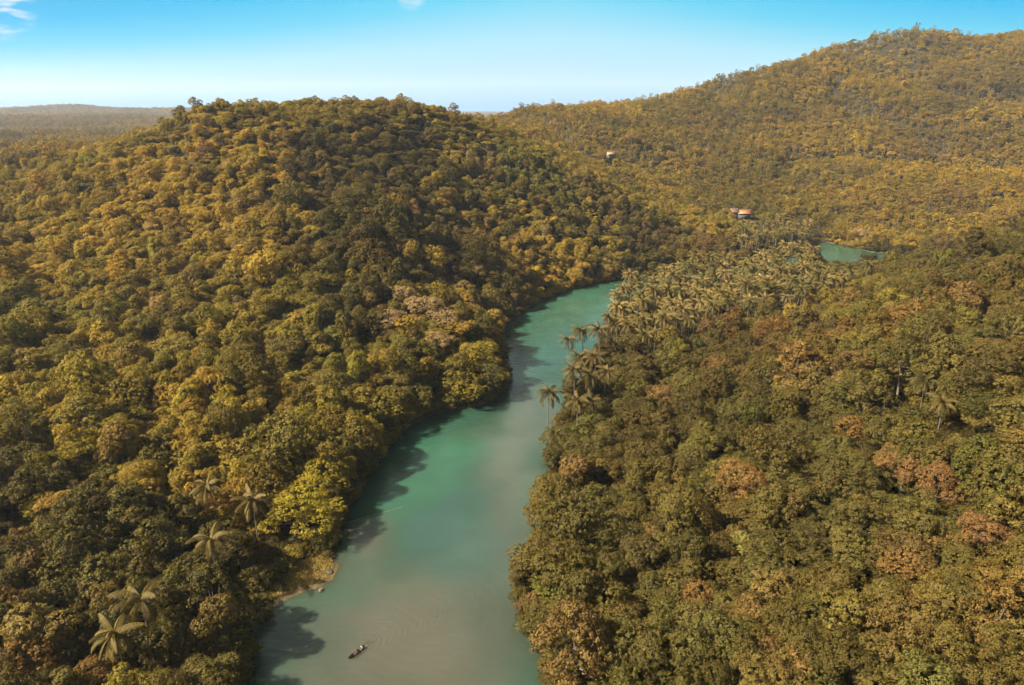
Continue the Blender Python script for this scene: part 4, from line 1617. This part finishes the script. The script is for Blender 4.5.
def person(x, label, shirt_mat, paddling):
    """seated figure, facing the bow"""
    J = {}
    V, E, R = [], [], []

    def j(n, p, r, prev=None):
        J[n] = len(V)
        V.append(p)
        R.append(r)
        if prev:
            E.append((J[prev], J[n]))
    j('pelvis', (0, 0, .10), .135)
    j('waist', (.01, 0, .25), .12, 'pelvis')
    j('chest', (.05, 0, .43), .14, 'waist')
    j('neck', (.08, 0, .57), .055, 'chest')
    j('jaw', (.105, 0, .64), .075, 'neck')
    j('brow', (.10, 0, .74), .095, 'jaw')
    j('scalp', (.09, 0, .80), .06, 'brow')
    for s, n in ((1, 'l'), (-1, 'r')):
        reach = .40 if paddling else .30
        hz = (.30 if s > 0 else .48) if paddling else .16
        hy = .24 * s if not paddling else (.34 if s > 0 else .20)
        j('sh' + n, (.05, .19 * s, .50), .062, 'chest')
        j('el' + n, (.16, .29 * s, .30), .046, 'sh' + n)
        j('wr' + n, (reach, hy, hz), .030, 'el' + n)
        j('pa' + n, (reach + .07, hy, hz - .01), .034, 'wr' + n)
        for f in range(4):
            yy = hy + (f - 1.5) * .021
            j('f%d' % f + n, (reach + .125, yy, hz - .02), .0085, 'pa' + n)
            j('g%d' % f + n, (reach + .15 + .008 * (1 - abs(f - 1.4)), yy, hz - .05), .0075, 'f%d' % f + n)
        j('th' + n, (reach + .06, hy - .05 * s, hz - .035), .010, 'wr' + n)
        j('hip' + n, (.08, .10 * s, .09), .095, 'pelvis')
        j('kn' + n, (.44, .14 * s, .24), .065, 'hip' + n)
        j('an' + n, (.56, .12 * s, -.10), .042, 'kn' + n)
        j('to' + n, (.72, .12 * s, -.14), .034, 'an' + n)
    me = bpy.data.meshes.new("person")
    me.from_pydata([Vector(v) for v in V], E, [])
    o = bpy.data.objects.new("person", me)
    C.objects.link(o)
    sk = o.modifiers.new("skin", 'SKIN')
    sk.use_smooth_shade = True
    lay = me.skin_vertices[0].data if me.skin_vertices else None
    if lay:
        for k, r_ in enumerate(R):
            lay[k].radius = (r_, r_)
            lay[k].use_root = (k == 0)
    o.modifiers.new("subsurf", 'SUBSURF').levels = 1
    o.modifiers["subsurf"].render_levels = 1
    me.materials.append(M_SKIN)
    c, s_ = math.cos(brz), math.sin(brz)
    o.location = (bmid[0] + c * x, bmid[1] + s_ * x, .32)
    o.rotation_euler = (0, 0, brz)
    tag(o, label, "person")
    m = MB()
    m.tube([(0, 0, .08), (.01, 0, .25), (.05, 0, .43), (.065, 0, .54)], [.17, .155, .18, .10], 12)
    for sd in (-1, 1):
        m.tube([(.05, .15 * sd, .50), (.09, .235 * sd, .42), (.13, .27 * sd, .35)], [.09, .08, .075], 8)
    link("shirt", smooth(m.mesh("shirt", [shirt_mat])), o)
    m = MB()
    for sd in (-1, 1):
        m.tube([(.02, .09 * sd, .10), (.24, .12 * sd, .17), (.46, .14 * sd, .25)], [.13, .105, .085], 8)
    link("shorts", smooth(m.mesh("shorts", [M_NAVY])), o)
    m = MB()
    m.tube([(.07, 0, .68), (.075, 0, .75), (.08, 0, .81), (.085, 0, .845)], [.085, .108, .092, .04], 12)
    link("hair", smooth(m.mesh("hair", [M_HAIR])), o)
    return o


person(-blen * .30 - .1, "person in a white shirt seated at the stern of the outrigger boat", M_WHITE, True)
person(blen * .02 - .1, "person in dark clothing seated in the middle of the outrigger boat", M_NAVY, False)
pd = MB()
pd.tube([(0, 0, .95), (0, 0, -.25)], [.02, .02], 6)
pd.tube([(0, 0, -.2), (0, 0, -.35), (0, 0, -.6), (0, 0, -.72)], [.02, .09, .10, .03], 8)
po = link("paddle", smooth(pd.mesh("paddle", [M_PALEWOOD])))
c_, s_ = math.cos(brz), math.sin(brz)
ox, oy = -blen * .30 - .1 + .47, .36
po.location = (bmid[0] + c_ * ox - s_ * oy, bmid[1] + s_ * ox + c_ * oy, .42)
po.rotation_euler = (math.radians(-14), 0, brz)
tag(po, "wooden paddle held over the boat's side by the person in white", "paddle")

c0, c1 = at_height(498, 348.5, 0.), at_height(514, 347.5, 0.)
cl = 8.0
canoe = empty("canoe", ((c0 + c1)[0] / 2, (c0 + c1)[1] / 2, .05), math.atan2((c1 - c0)[1], (c1 - c0)[0]))
tag(canoe, "slim pale canoe moored under the trees on the left bank upstream of the point", "boat")
link("hull", hull_mesh(cl, .9, .6, M_PALEWOOD, .3), canoe)
for x in (-1.5, .3, 2.0):
    link("thwart", MB().box((x, 0, .26), (.2, .74, .05)).mesh("thwart", [M_HULL]), canoe)

r0, r1 = at_height(342, 524, 0.), at_height(402, 507, 0.)
tt = np.linspace(0, 1, 40)
rp = r0[None] * (1 - tt)[:, None] + r1[None] * tt[:, None]
rp[:, 2] = .03
rp[:, 0] += .25 * np.sin(tt * 9)
rm = MB()
rm.tube(rp, .03, 5)
ro = link("rope", smooth(rm.mesh("rope", [M_ROPE])))
tag(ro, "thin pale line stretched across the water from the left bank", "rope")

# ------------------------------------------------------------------ air
hz_m = bpy.data.materials.new("haze")
hz_m.use_nodes = True
nt = hz_m.node_tree
nt.nodes.clear()
ho = nt.nodes.new('ShaderNodeOutputMaterial')
pv = nt.nodes.new('ShaderNodeVolumePrincipled')
pv.inputs['Color'].default_value = (0.74, 0.84, 1.0, 1)
pv.inputs['Density'].default_value = 0.000048
pv.inputs['Anisotropy'].default_value = 0.2
nt.links.new(pv.outputs[0], ho.inputs['Volume'])
x0, x1, y0, y1 = gx[0] - 20, gx[-1] + 20, gy[0] - 20, gy[-1] + 20
hb = MB().box(((x0 + x1) / 2, (y0 + y1) / 2, (float(GZ.min()) - 1 + 340) / 2), (x1 - x0, y1 - y0, 340 - float(GZ.min()) + 1))
haze = link("haze", hb.mesh("haze", [hz_m]))
tag(haze, None, None, None, "stuff")
